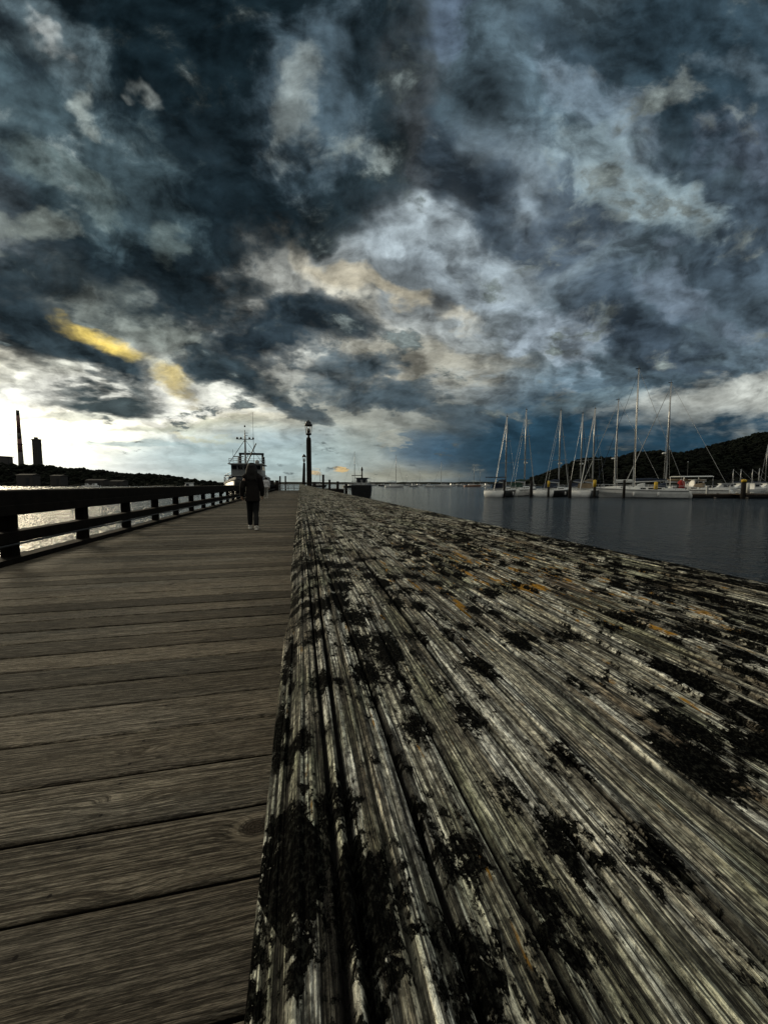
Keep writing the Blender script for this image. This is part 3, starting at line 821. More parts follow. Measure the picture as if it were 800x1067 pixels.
# power station on the far left bank
def power_station():
    D = 460
    c = at(23.5, D)
    e = empty('chimney', (c.x, c.y, WATER), 0, 'tall slender red and white chimney stack on the far left bank', 'chimney')
    H = zat(427.5, D)-WATER
    bands = [(0, .45, 'house_wall'), (.45, .62, 'band_red'), (.62, .70, 'concrete'), (.70, .93, 'band_red'), (.93, 1.0, 'metal_dark')]
    M['band_red'] = simple('band_red', (.17, .085, .075), .8, var=.15, scale=.1)
    def rad(t): return 3.0 - 1.5*t
    s_ = MB().lathe([(rad(0), 0), (rad(.45), H*.45)], n=20).build('shaft', M['concrete'], e, True)
    for a, b_, mm in bands[1:]:
        MB().lathe([(rad(a)+.05, H*a), (rad(b_)+.05, H*b_)], n=20).build('painted_band' if mm != 'metal_dark' else 'rim', M[mm], e, True)
    MB().lathe([(rad(.55)+.1, H*.55), (rad(.55)+.9, H*.55), (rad(.55)+.9, H*.555), (rad(.55)+.1, H*.557)], n=20).build('gallery', M['metal_dark'], e)
    c = at(41, D); H = zat(458.5, D)-WATER
    e = empty('tower', (c.x, c.y, WATER), -PSI, 'square concrete power station tower with a small cap right of the chimney', 'tower')
    MB().loft([[(-3.7, -2.5, 0), (3.7, -2.5, 0), (3.7, 2.5, 0), (-3.7, 2.5, 0)], [(-3.5, -2.5, H), (3.5, -2.5, H), (3.5, 2.5, H), (-3.5, 2.5, H)]]).build('wall', M['house_wall'], e)
    MB().box((0, 0, H+.6), (7.8, 5.6, 1.2)).build('parapet', M['concrete'], e)
    MB().box((-.5, 0, H+2.2), (2.6, 3, 2.2)).build('plant_room', M['metal_dark'], e)
    for k in range(4): MB().box((-2.6+k*1.75, -2.6, H*.5), (.4, .35, H*.92)).build('rib', M['concrete'], e)
    c = at(3, D-20)
    e = empty('industrial_building', (c.x, c.y, WATER), -PSI, 'pale industrial block at the left edge of the far bank', 'building')
    hb = zat(476, D-20)-WATER
    MB().box((0, 0, hb/2), (13, 16, hb)).build('wall', M['concrete'], e)
    MB().box((0, 0, hb+.3), (13.8, 17, .7)).build('roof', M['roof'], e)
    for k in range(4):
        MB().box((-4.5+k*3, -8.05, hb*.7), (1.6, .25, 1.8)).build('window', M['glass_dark'], e)
    for px, w, top, lab in ((62, 9, 496, 'low grey flat roofed shed below the tower on the far bank'), (102, 15, 500.5, 'long pale waterside shed under the trees on the far bank'), (30, 14, 495, 'dark boxy plant hall at the foot of the chimney'), (124, 11, 501.5, 'small waterside hut with a white roof on the far bank')):
        DD = 330; c = at(px, DD); hb = zat(top, DD)-WATER
        e = empty('shed', (c.x, c.y, WATER), -PSI, lab, 'shed')
        MB().box((0, 0, hb/2), (w, 8, hb)).build('wall', M['house_wall'], e)
        MB().loft([[(-w/2-.3, -4.3, hb), (-w/2-.3, 4.3, hb), (-w/2-.3, 0, hb+1.1)], [(w/2+.3, -4.3, hb), (w/2+.3, 4.3, hb), (w/2+.3, 0, hb+1.1)]]).build('roof', M['roof'], e)
        MB().box((w*.2, -4.05, hb*.4), (w*.2, .15, hb*.7)).build('door', M['metal_dark'], e)
    DD = D-40
    c = at(10.5, DD); e = empty('lamp_mast', (c.x, c.y, WATER), -PSI, 'thin lighting mast beside the industrial block on the far bank', 'lamp mast')
    H = zat(477, DD)-WATER
    MB().tube([(0, 0, 0), (0, 0, H)], [.35, .2]).build('pole', M['metal_dark'], e)
    MB().box((0, 0, H), (3, .4, .5)).build('crossbar', M['metal_dark'], e)
power_station()

# ------------------------------------------------------------------ boats
M['boat_shaded'] = simple('boat_shaded', (.10, .115, .13), .4, var=.2)  # hull side in shadow, put into the base colour
def hull_rings(L, W, fb, sheer=.3, stern=.8, rake=.9, draft=.25, fine=1.0):
    """x from stern (0) to bow (L); returns lofted rings"""
    rings = []
    n = 14
    for i in range(n+1):
        t = i/n
        w = W/2*(stern + (1-stern)*math.sin(min(1, t/.45)*math.pi/2))*(1-max(0, (t-.42)/.58)**(2.1*fine))
        w = max(w, .03)
        zs = fb + sheer*t*t*1.0
        xo = rake*(t**6)
        x = t*(L-rake)
        k = 1 - .55*t**4
        prof = [(0, -draft), (.45, -draft*.9), (.80*k, -draft*.3), (.93*k, .12), (.985, zs*.55), (1.0, zs)]
        ring = []
        for a, z in prof[::-1]: ring.append((x + xo*(z+draft)/(zs+draft), -a*w, z))
        for a, z in prof[1:]: ring.append((x + xo*(z+draft)/(zs+draft), a*w, z))
        rings.append(ring)
    return rings

M['cover_green'] = simple('cover_green', (.02, .05, .035), .85, var=.3)
M['cover_tan'] = simple('cover_tan', (.22, .17, .11), .85, var=.2)
def yacht(px, depth, yaw, L, W, top_py, label, stern_stay=.02, fore_stay=.06, sailcov='canvas_blue', hull='boat_white', bimini=False, radar=False, mastf=.56, fb=1.05, group='sailing yachts in the marina', spreaders=2, fine_detail=True):
    """yaw: direction of the bow against screen right, positive = away from the lens"""
    c = at(px, depth)
    th = -PSI + yaw
    ca, sa = math.cos(th), math.sin(th)
    xm = L*mastf
    e = empty('sailing_yacht', (c.x - ca*xm, c.y - sa*xm, WATER), th, label, 'sailing yacht', group)
    rings = hull_rings(L, W, fb)
    MB().loft(rings).build('hull', M[hull], e, False)
    if fine_detail:
        r0 = rings[0]
        MB().loft([[(-.02, p[1]*1.0, p[2]) for p in r0], [(-.16, p[1]*.97, p[2]*.9 - .03) for p in r0], [(-.42, p[1]*.80, max(p[2], -.1)*.45) for p in r0]]).build('transom', M['boat_white'], e, True)
        MB().loft([[(p[0], p[1]*.97, p[2]-.03) for p in (r[0], r[-1])] + [(p[0], p[1]*.97, p[2]+.05) for p in (r[-1], r[0])] for r in rings]).build('side_deck', M['boat_white'], e)
        for s_, xf in ((-1, .3), (-1, .55), (1, .3), (1, .55)):
            MB().ell((L*xf, s_*W*.53, fb*.5), (.13, .13, .32), 8, 6).build('fender', M['boat_white'], e, True)
        for sgn in (0, -1):
            b = MB(); pts = [Vector(r[sgn]) + Vector((0, 0, -.10)) for r in rings]
            b.tube(pts, .035, 5); b.build('rubbing_strake', M['metal_dark'], e)
    # deck, cabin
    H = top_py and (zat(top_py, depth) - WATER) or 14
    cab = MB().loft([[(L*.24, -W*.30, fb-.1), (L*.24, W*.30, fb-.1), (L*.25, W*.26, fb+.50), (L*.25, -W*.26, fb+.50)],
                     [(L*.5, -W*.30, fb-.1), (L*.5, W*.30, fb-.1), (L*.5, W*.25, fb+.48), (L*.5, -W*.25, fb+.48)],
                     [(L*.76, -W*.14, fb), (L*.76, W*.14, fb), (L*.73, W*.11, fb+.28), (L*.73, -W*.11, fb+.28)]]).build('cabin', M['boat_white' if hull != 'boat_tan' else 'boat_white'], e)
    if fine_detail:
        for s_ in (-1, 1):
            for xa in (.29, .37, .45):
                MB().box((L*xa, s_*W*.279, fb+.24), (L*.055, .05, .17)).build('window', M['glass_dark'], cab)
        # coaming, sprayhood, wheel, pulpit rails
        MB().box((L*.135, W*.30, fb+.12), (L*.2, .12, .3)).build('coaming', M['boat_white'], e)
        MB().box((L*.135, -W*.30, fb+.12), (L*.2, .12, .3)).build('coaming', M['boat_white'], e)
        MB().loft([[(L*.22, -W*.28, fb+.35), (L*.22, -W*.24, fb+1.05), (L*.22, W*.24, fb+1.05), (L*.22, W*.28, fb+.35)],
                   [(L*.30, -W*.26, fb+.45), (L*.29, -W*.2, fb+.8), (L*.29, W*.2, fb+.8), (L*.30, W*.26, fb+.45)]], caps=True).build('sprayhood', M[sailcov], e)
        b = MB()
        for s_ in (-1, 1):
            for k in range(7):
                t = (.03, .2, .36, .52, .68, .82, .95)[k]; r = rings[int(t*14)]
                p = Vector(r[0 if s_ < 0 else -1])*1.0; p.y *= .96
                b.tube([p, p + Vector((0, 0, .6))], .016, 5)
            pts = [Vector(rings[i][0 if s_ < 0 else -1]) + Vector((0, 0, .58)) for i in range(14)]
            b.tube(pts, .013, 4)
        b.build('guard_rail', M['metal'], e)
        if bimini:
            bb = MB().box((L*.10, 0, fb+1.95), (L*.19, W*.72, .09)); f_ = bb.build('bimini', M[sailcov], e)
            for xx in (.02, .18):
                MB().tube([(L*xx, -W*.34, fb), (L*xx, -W*.34, fb+1.9), (L*xx, W*.34, fb+1.9), (L*xx, W*.34, fb)], .02, 5).build('bimini_hoop', M['metal'], e)
    # mast and rigging
    m_ = MB().tube([(xm, 0, fb), (xm, 0, H*.7), (xm, 0, H)], [.125, .115, .085], 8).build('mast', M['metal'], e, True)
    MB().tube([(xm, 0, H), (xm, 0, H+.5)], .02, 4).build('aerial', M['metal_dark'], m_)
    MB().box((xm+.1, 0, H+.03), (.55, .12, .1)).build('masthead', M['metal_dark'], m_)
    for k in range(spreaders):
        zz = H*(.42 + .27*k) if spreaders == 2 else H*.55
        MB().box((xm, 0, zz), (.1, W*(.62-.18*k), .05)).build('spreader', M['metal'], m_)
    if radar:
        MB().lathe([(.02, -.1), (.3, -.08), (.33, 0), (.3, .12), (.05, .2)], (xm+.42, 0, H*.38), 12).build('radar_dome', M['boat_white'], m_, True)
    MB().tube([(xm-.1, 0, fb+1.15), (xm-L*.36, 0, fb+1.3)], [.09, .08], 8).build('boom', M['metal'], e)
    MB().tube([(xm-.05, 0, fb+2.0), (xm-.2, 0, fb+1.45), (xm-L*.18, 0, fb+1.5), (xm-L*.35, 0, fb+1.4)], [.07, .2, .19, .1], 8).build('sail_cover', M[sailcov], e)
    fs = Vector((L*.985, 0, fb+.35)); mt = Vector((xm, 0, H*.97))
    if fore_stay:
        MB().tube([fs, fs.lerp(mt, .06), fs.lerp(mt, .35), fs.lerp(mt, .92), mt], [.02, fore_stay*.7, fore_stay*.6, fore_stay*.35, .015], 6).build('furled_jib', M['boat_grey' if fore_stay > .07 else 'canvas_blue'], e, True)
    MB().tube([(.1, 0, fb), (xm, 0, H)], stern_stay, 4).build('backstay', M['metal'], e)
    for s_ in (-1, 1):
        MB().tube([(xm-.1, s_*W*.46, fb), (xm, s_*W*.30, H*.42), (xm, 0, H*.93)], .013, 4).build('shroud', M['metal'], e)
    return e

G_ = R
yacht(526.6, 61, R(58), 11.5, 3.6, 433.8, 'yacht at the left end of the marina row, hull side painted dark as shade, canopy over its cockpit', .05, .03, bimini=True, hull='boat_dark', fb=.95)  # dark hull colour stands in for the side in shadow
yacht(546.3, 66, R(52), 12.5, 3.8, 426.5, 'yacht behind the leftmost one, pale furled jib slanting down to the right', .02, .085, 'cover_green', radar=True)
yacht(581.8, 62, R(48), 12, 3.8, 427.2, 'second yacht of the front row, lone bright mast left of the headland', .02, .075, radar=True, hull='boat_dark', fb=.95)  # shadowed hull side painted dark here too
yacht(604.4, 70, R(50), 13, 3.9, 430.5, 'yacht behind the second one with a darker mast and small radar dome', .02, .07, radar=True)
yacht(617, 60.5, R(48), 12, 3.8, 425.5, 'third yacht of the front row with a thick stay slanting left', .065, .05, 'cover_tan', hull='boat_shaded', fb=.95)
yacht(640.5, 72, R(140), 13.5, 4, 416, 'yacht behind the big one with a pale furled jib slanting down to the left', .02, .09, 'canvas_white', radar=True)
yacht(659.8, 54.5, R(150), 11, 3.9, 384, 'large white yacht with the tallest mast, broadside to the pier', .02, .05, mastf=.55)
yacht(693.5, 62, R(132), 14, 4.1, 398.5, 'white yacht with the second tallest mast at the landing stage', .02, .10, 'cover_tan', radar=True)

def pile(px, depth, top, r, label, cap=None, foot=None, group='mooring piles in the marina'):
    c = at(px, depth)
    e = empty('mooring_pile', (c.x, c.y, WATER), 0, label, 'pile', group)
    H = zat(top, depth)-WATER
    h1 = H if not cap else H - cap[1]
    MB().tube([(0, 0, -2), (0, 0, h1*.5), (.02, 0, h1)], [r*1.06, r, r*.95], 12).build('shaft', M['pile'], e, True)
    if cap:
        MB().lathe([(r*1.07, h1-.01), (r*1.07, H-.05), (r*.5, H), (.01, H+.02)], n=12).build('collar', M[cap[0]], e, True)
    return e
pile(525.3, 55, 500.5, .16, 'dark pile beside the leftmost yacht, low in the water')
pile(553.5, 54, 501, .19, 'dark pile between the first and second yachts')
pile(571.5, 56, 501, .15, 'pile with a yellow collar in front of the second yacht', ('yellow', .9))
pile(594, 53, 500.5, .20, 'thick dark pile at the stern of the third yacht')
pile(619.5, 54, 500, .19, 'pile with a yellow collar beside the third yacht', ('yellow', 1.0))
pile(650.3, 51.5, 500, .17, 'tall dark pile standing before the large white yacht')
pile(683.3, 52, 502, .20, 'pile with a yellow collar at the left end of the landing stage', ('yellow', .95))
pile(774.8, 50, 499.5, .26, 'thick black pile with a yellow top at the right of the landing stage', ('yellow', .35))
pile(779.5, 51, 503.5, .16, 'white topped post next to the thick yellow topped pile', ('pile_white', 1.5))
pile(706, 53.2, 504, .12, 'thin dark pile in front of the canopy cruiser')

def floating_dock(px0, px1, depth, width, ztop, label):
    a, b_ = at(px0, depth), at(px1, depth)
    e = empty('landing_stage', ((a.x+b_.x)/2, (a.y+b_.y)/2, WATER), -PSI, label, 'landing stage', 'floating landing stages')
    L = (b_-a).length; h = ztop-WATER
    MB().box((0, 0, h-.06), (L, width, .12)).build('planking', M['dock_wood'], e)
    MB().box((0, -width/2+.03, h-.27), (L-.1, .1, .28)).build('fascia', M['pile'], e)
    k = max(2, int(L/3.2))
    for i in range(k):
        MB().box((-L/2 + L*(i+.5)/k, 0, h*.25), (L/k*.7, width*.85, h*.9)).build('float', M['metal_dark'], e)
    for i in range(k+1):
        x = -L/2+.2 + (L-.4)*i/k
        MB().box((x, -width/2+.25, h+.06), (.3, .12, .1)).build('cleat', M['metal_dark'], e)
    return e
floating_dock(683, 772, 53, 2.4, WATER+.55, 'brown floating landing stage in front of the canopy cruiser')
floating_dock(768, 860, 51, 2.6, WATER+.62, 'brown landing stage at the right edge of the photo')
floating_dock(520, 683, 66.5, 1.6, WATER+.5, 'low landing stage hidden behind the white yachts')
def box_on(name, px, depth, z, size, m, label, cat):
    c = at(px, depth); o = MB().box((0, 0, size[2]/2), size).build(name, m); o.location = (c.x, c.y, z); o.rotation_euler = (0, 0, -PSI)
    return tag(o, label, cat)
for i, (px, dd, w, ms, lab) in enumerate(((768.5, 52.3, .5, 'pile_white', 'white fender lying left of the yellow topped pile'), (784, 51.5, .55, 'pile_white', 'white fender lying right of the white topped post'), (690, 52.3, .35, 'pile_white', 'small white fender near the yellow collared pile'))):
    c = at(px, dd)
    o = MB().ell((0, 0, .14), (w/2, .14, .14), 12, 8).build('fender', M[ms], None, True); o.location = (c.x, c.y, WATER+.58); tag(o, lab, 'fender', 'fenders on the landing stages')
for px, lab in ((694.5, 'grey service pedestal beside the red sail cover'), (737, 'grey service pedestal near the right end of the landing stage')):
    c = at(px, 53.4)
    e = empty('service_pedestal', (c.x, c.y, WATER+.55), -PSI, lab, 'pedestal', 'service pedestals on the landing stage')
    MB().box((0, 0, .5), (.24, .22, 1.0)).build('body', M['boat_grey'], e); MB().box((0, 0, 1.05), (.3, .28, .1)).build('cap', M['boat_white'], e)

def motorboat(px, depth, yaw, L, label, hull='boat_white', canopy=None, house=True, group='small motor boats', hh=1.1, fb=.85, mast=0, W=None):
    c = at(px, depth); th = -PSI + yaw; W = W or L*.32
    e = empty('motor_boat', (c.x - math.cos(th)*L*.5, c.y - math.sin(th)*L*.5, WATER), th, label, 'motor boat', group)
    MB().loft(hull_rings(L, W, fb, .35, .9, .8)).build('hull', M[hull], e)
    if house:
        h_ = MB().loft([[(L*.3, -W*.36, fb-.05), (L*.3, W*.36, fb-.05), (L*.32, W*.31, fb+hh), (L*.32, -W*.31, fb+hh)],
                        [(L*.56, -W*.36, fb-.05), (L*.56, W*.36, fb-.05), (L*.53, W*.3, fb+hh), (L*.53, -W*.3, fb+hh)],
                        [(L*.78, -W*.18, fb+.1), (L*.78, W*.18, fb+.1), (L*.62, W*.25, fb+.45), (L*.62, -W*.25, fb+.45)]]).build('cabin', M['boat_white'], e)
        for s_ in (-1, 1): MB().box((L*.42, s_*W*.336, fb+hh*.66), (L*.15, .06, hh*.36)).build('window', M['glass_dark'], h_)
        MB().box((L*.427, 0, fb+hh+.04), (L*.28, W*.74, .08)).build('roof', M['boat_white'], e)
        MB().box((L*.545, 0, fb+hh*.68), (.05, W*.5, hh*.36)).build('windscreen', M['glass_dark'], e)
    else:
        MB().loft([[(L*.5, -W*.3, fb), (L*.5, W*.3, fb), (L*.5, W*.26, fb+.5), (L*.5, -W*.26, fb+.5)], [(L*.6, -W*.3, fb), (L*.6, W*.3, fb), (L*.54, W*.26, fb+.5), (L*.54, -W*.26, fb+.5)]]).build('windscreen', M['glass_dark'], e)
        MB().box((L*.36, 0, fb+.2), (.6, W*.5, .5)).build('seat', M['canvas_white'], e)
    MB().box((-.15, 0, fb*.7), (.35, .4, .8)).build('outboard_motor', M['metal_dark'], e)
    if canopy:
        MB().loft([[(L*.0, -W*.45, canopy-.08), (0, -W*.3, canopy+.06), (0, W*.3, canopy+.06), (0, W*.45, canopy-.08)], [(L*.72, -W*.45, canopy-.02), (L*.72, -W*.3, canopy+.14), (L*.72, W*.3, canopy+.14), (L*.72, W*.45, canopy-.02)]]).build('canopy', M['canvas_white'], e)
        for xx in (.03, .36, .7):
            for s_ in (-1, 1): MB().tube([(L*xx, s_*W*.43, fb), (L*xx, s_*W*.43, canopy)], .035, 6).build('canopy_pole', M['metal'], e)
    if mast:
        MB().tube([(L*.42, 0, fb+hh), (L*.42, 0, mast)], [.05, .025], 6).build('mast', M['metal'], e)
    return e
cr = motorboat(726, 60, R(8), 7.6, 'white cruiser under a long pale canopy, tied at the landing stage', canopy=3.05, hh=1.55, fb=1.0, group='small motor boats', W=2.7)
c = at(709.5, 57.5); e = empty('sail_bag', (c.x, c.y, WATER+.9), -PSI, 'red canvas bag standing upright left of the white cruiser cabin', 'bag')
MB().lathe([(.05, 0), (.45, .05), (.5, .6), (.42, 1.3), (.12, 1.6)], n=12).build('bag_body', M['canvas_red'], e, True)
MB().lathe([(.10, 1.58), (.13, 1.64), (.10, 1.7)], n=10).build('drawstring', M['canvas_white'], e, True)
c = at(715.5, 60); e = empty('thin_mast', (c.x, c.y, WATER), 0, 'thin bare pole rising above the canopy cruiser', 'pole')
MB().tube([(0, 0, 0), (0, 0, zat(481, 60)-WATER)], [.06, .03], 6).build('pole', M['metal_dark'], e); MB().lathe([(.02, -.1), (.09, -.08), (.09, 0), (.02, .04)], (0, 0, zat(481, 60)-WATER), 8).build('light', M['boat_grey'], e)
for i, (px, dd, yw, L, hu, lab) in enumerate((
        (752, 74, 160, 6, 'boat_white', 'small white motor boat just right of the canopy cruiser'),
        (760, 86, 20, 6.5, 'boat_white', 'white motor boat moored behind the landing stage, second in the row'),
        (771, 92, 170, 7, 'boat_grey', 'grey motor boat behind the yellow topped pile'),
        (787, 78, 12, 6.5, 'boat_white', 'white motor boat right of the white topped post'),
        (799, 80, 165, 7, 'boat_white', 'white motor boat cut by the right edge of the photo'))):
    motorboat(px, dd, R(yw), L, lab, hu, group='small motor boats')
# slim masts against the dark wood
for i, (px, dd, top, yw, lab) in enumerate(((763, 130, 489, 150, 'first from the left of the small yachts before the dark wood'), (771, 132, 489, 150, 'second from the left of the small yachts before the dark wood'),
        (783, 128, 489, 148, 'third from the left of the small yachts before the dark wood'), (790, 135, 488, 150, 'fourth from the left of the small yachts before the dark wood'), (797, 120, 463, 30, 'small yacht with the tall thin mast at the right edge of the photo'))):
    yacht(px, dd, R(yw), 8.5, 2.8, top, lab, .03, .05, fine_detail=False, spreaders=1, group='small yachts moored far off', hull='boat_grey')

# boats at moorings out in the bay
for px, dd, top, yw, L, hu, lab in (
        (412.5, 215, 475, 12, 11, 'boat_white', 'lone moored yacht nearest the pier, tall dark mast over the bay'),
        (459.5, 240, 481, 170, 11, 'boat_white', 'moored yacht in the middle of the bay with a tall dark mast'),
        (493.5, 260, 486, 8, 12, 'boat_tan', 'moored yacht with a tan hull near the marina row'),
        (437, 400, 489, 20, 10, 'boat_white', 'far moored yacht with a faint short mast left of the middle yacht'),
        (423.5, 420, 494, 160, 9, 'boat_grey', 'tiny far yacht just right of the nearest moored yacht'),
        (478, 430, 494, 15, 9, 'boat_grey', 'tiny far yacht between the middle yacht and the tan one'),
        (500, 330, 491, 170, 9, 'boat_white', 'far yacht close behind the tan hulled one'),
        (390, 420, 493, 20, 9, 'boat_grey', 'tiny far yacht over the end of the dark work boat'),
        (369.5, 200, 471, 20, 11, 'boat_dark', 'dark yacht behind the pier piles with a tall pale mast'),
        (333.5, 240, 489, 15, 10, 'boat_dark', 'dark yacht far behind the lamp piles')):
    yacht(px, dd, R(yw), L, L*.3, top, lab, .03, .06, fine_detail=False, spreaders=1, group='yachts moored out in the bay', hull=hu)
for px, dd, yw, L, hu, lab in ((431, 260, 10, 7, 'boat_grey', 'small grey motor boat moored left of the middle yacht'), (446, 240, 165, 6, 'boat_white', 'small white motor boat touching the bow of the middle yacht'),
        (471, 330, 20, 9, 'boat_white', 'white motor boat on a far mooring right of the middle yacht'), (481, 300, 170, 8, 'boat_grey', 'grey motor boat on a far mooring left of the tan yacht'),
        (507, 290, 15, 7, 'boat_white', 'white motor boat moored just left of the marina row'), (398, 330, 160, 8, 'boat_dark', 'dark motor boat moored left of the nearest yacht'),
        (196, 95, 160, 6.0, 'boat_white', 'white cabin boat just showing over the left railing'),
        (98, 250, 170, 8, 'boat_white', 'white motor boat along the far left bank'), (91, 262, 20, 6, 'boat_white', 'small white boat beside the one on the far left bank')):
    motorboat(px, dd, R(yw), L, lab, hu, group='motor boats moored far off', hh=1.3)

# ------------------------------------------------------------------ the research vessel on the left of the pier
M['ship_white'] = simple('ship_white', (.30, .31, .31), .45, var=.12)
M['ship_grey'] = simple('ship_grey', (.10, .10, .10), .5, var=.2)
def ship():
    D0 = Vector((-7.6, 51.5, WATER))
    # bow towards the lens: local +x is the bow, so turn it to -Y
    e = empty('survey_vessel', (D0.x, D0.y+26, WATER-.5), R(-90), 'dark hulled steel vessel with white wheelhouse, gantry and mast moored left of the pier', 'ship')
    L, W = 27.0, 6.4
    rings = []
    n = 18
    for i in range(n+1):
        t = i/n
        w = W/2*(1 - max(0, (t-.6)/.4)**2.3); w = max(w, .05)
        zs = 1.9 + 1.1*t**3
        fl = .62 if t > .6 else .9
        fl = .95 - .45*max(0, (t-.5)/.5)
        xo = 1.6*max(0, (t-.8)/.2)**2
        ring = []
        pr = [(0, -.8), (.5*fl, -.7), (.85*fl, -.1), (fl, .5), ((1+fl)/2, zs*.6), (1.0, zs)]
        for a, z in pr[::-1]: ring.append((t*(L-1.6) + xo*(z+.8)/(zs+.8), -a*w, z))
        for a, z in pr[1:]: ring.append((t*(L-1.6) + xo*(z+.8)/(zs+.8), a*w, z))
        rings.append(ring)
    MB().loft(rings).build('hull', M['boat_dark'], e, True)
    b = MB()
    for s_ in (0, -1):
        pts = [Vector(r[s_]) for r in rings]
        b.loft([[p + Vector((0, -.05, 0)), p + Vector((0, .05, 0)), p + Vector((0, .05, .28)), p + Vector((0, -.05, .28))] for p in pts])
    b.build('bulwark', M['ship_grey'], e)
    # superstructure
    wx0, wx1 = 12.0, 17.5
    house = MB().loft([[(wx0-4, -2.7, 1.9), (wx0-4, 2.7, 1.9), (wx1+1.2, 2.5, 1.9), (wx1+1.2, -2.5, 1.9)], [(wx0-4, -2.6, 3.5), (wx0-4, 2.6, 3.5), (wx1+.9, 2.35, 3.5), (wx1+.9, -2.35, 3.5)]]).build('deckhouse', M['ship_white'], e)
    for y in (-1.5, 0, 1.5): MB().lathe([(.05, 0), (.22, 0), (.22, .05)], (0, 0, 0), 12).build('porthole', M['glass_dark'], house).matrix_local = Matrix.Translation((wx1+1.06, y, 2.8)) @ Matrix.Rotation(R(90), 4, 'Y')
    wh = MB().loft([[(wx0, -2.2, 3.5), (wx0, 2.2, 3.5), (wx1-.2, 2.1, 3.5), (wx1-.2, -2.1, 3.5)], [(wx0, -2.2, 4.35), (wx0, 2.2, 4.35), (wx1, 2.15, 4.35), (wx1, -2.15, 4.35)],
                    [(wx0, -2.15, 5.25), (wx0, 2.15, 5.25), (wx1+.35, 2.1, 5.25), (wx1+.35, -2.1, 5.25)]]).build('wheelhouse', M['ship_white'], e)
    for k in range(5):
        y = -1.66 + k*.83
        MB().box((wx1+.20, y, 4.82), (.10, .62, .62), 0, (0, R(21))).build('window', M['glass_dark'], wh)
    for s_ in (-1, 1):
        for k in range(3): MB().box((wx1-1-k*1.5, s_*2.17, 4.8), (1.0, .09, .62)).build('window', M['glass_dark'], wh)
    MB().box(((wx0+wx1)/2+.3, 0, 5.34), (wx1-wx0+1.3, 4.9, .14)).build('wheelhouse_roof', M['ship_white'], e)
    MB().box((wx1+.5, 0, 3.62), (1.6, 5.6, .12)).build('bridge_wing', M['ship_white'], e)
    # rails
    b = MB()
    for z in (5.8, 6.1):
        b.tube([(wx1+.7, -2.3, z), (wx1+.7, 2.3, z), (wx0, 2.3, z), (wx0, -2.3, z), (wx1+.7, -2.3, z)], .025, 5)
    for y in (-2.3, -1.15, 0, 1.15, 2.3): b.tube([(wx1+.7, y, 5.4), (wx1+.7, y, 6.1)], .025, 5)
    for z in (3.5, 3.9):
        for s_ in (0, -1): b.tube([Vector(r[s_]) + Vector((0, 0, z-2.75)) for r in rings[11:18]], .03, 5)
    for i in range(11, 18):
        for s_ in (0, -1): b.tube([Vector(rings[i][s_]), Vector(rings[i][s_]) + Vector((0, 0, 1.15))], .03, 5)
    b.build('guard_rail', M['metal'], e)
    # gantry behind the wheelhouse
    gx = 10.5
    b = MB()
    for s_ in (-1, 1):
        yy = s_*1.75 - .05
        b.box((gx, yy, 4.75), (.35, .32, 5.0))
    b.box((gx, -.05, 7.35), (.4, 3.9, .34))
    b.build('gantry', M['metal_dark'], e)
    MB().tube([(gx, -1.2, 7.7), (gx, -.55, 7.0), (gx, -1.2, 6.4)], .07, 6).build('gantry_brace', M['metal_dark'], e)
    # mast (image left of centre = +y local is right on screen? local y -> world x)
    my = -.55
    ma = MB().tube([(14, my, 5.4), (14, my, 9.6), (14, my, 10.75)], [.14, .12, .05], 8).build('mast', M['boat_grey'], e, True)
    MB().box((14, my, 9.35), (.12, 2.6, .1)).build('yard', M['metal_dark'], ma)
    for y in (-1.15, -.6, .65, 1.2): MB().ell((14, my+y, 9.5), (.16, .16, .19), 10, 6).build('navigation_light', M['metal_dark'], ma, True)
    MB().box((14, my+.2, 10.3), (.1, .5, .06)).build('yard', M['metal_dark'], ma); MB().box((14, my+.2, 9.95), (.1, .45, .06)).build('yard', M['metal_dark'], ma)
    MB().lathe([(.1, 0), (.13, .15), (.05, .3)], (14, my, 11.2), 8).build('wind_sensor', M['metal_dark'], ma)
    MB().tube([(13.4, my, 5.4), (13.4, my+1.55, 8.8)], .09, 6).build('derrick_boom', M['metal_dark'], e)
    MB().tube([(13.4, my+.2, 5.9), (13.5, my+.95, 7.2), (13.5, my+.4, 7.6)], .06, 6).build('derrick_strut', M['metal_dark'], e)
    MB().tube([(wx1+.6, -2.3, 5.4), (14, my, 9.3)], .045, 5).build('stay', M['metal_dark'], e)
    MB().tube([(12, 2.1, 5.4), (14, my, 9.3)], .03, 5).build('stay', M['metal_dark'], e)
    MB().tube([(14.2, my+1.25, 5.4), (14.2, my+1.25, 13.5)], [.04, .02], 5).build('whip_aerial', M['metal_dark'], e)
    MB().tube([(16.2, -2.0, 5.4), (16.2, -2.05, 7.6)], .02, 5).build('whip_aerial', M['metal_dark'], e)
    rd = MB().box((15.6, -1.35, 6.55), (.16, 1.5, .14), R(10)).build('radar_scanner', M['ship_white'], e)
    MB().tube([(15.6, -1.35, 5.4), (15.6, -1.35, 6.5)], .1, 6).build('radar_post', M['ship_white'], e)
    MB().ell((15.2, 1.3, 5.75), (.32, .32, .38), 12, 8).build('satellite_dome', M['ship_white'], e, True)
    MB().lathe([(.2, 0), (.2, 1.4), (.24, 1.5)], (11.4, 1.9, 5.3), 10).build('funnel', M['boat_dark'], e, True)
    # anchor windlass and white boxes on the foredeck
    MB().lathe([(.3, 0), (.18, .1), (.18, .5), (.3, .6)], (22, 0, 2.4), 12).build('windlass', M['metal_dark'], e)
    MB().box((20.3, -.9, 2.75), (.9, .9, .7)).build('locker', M['ship_white'], e)
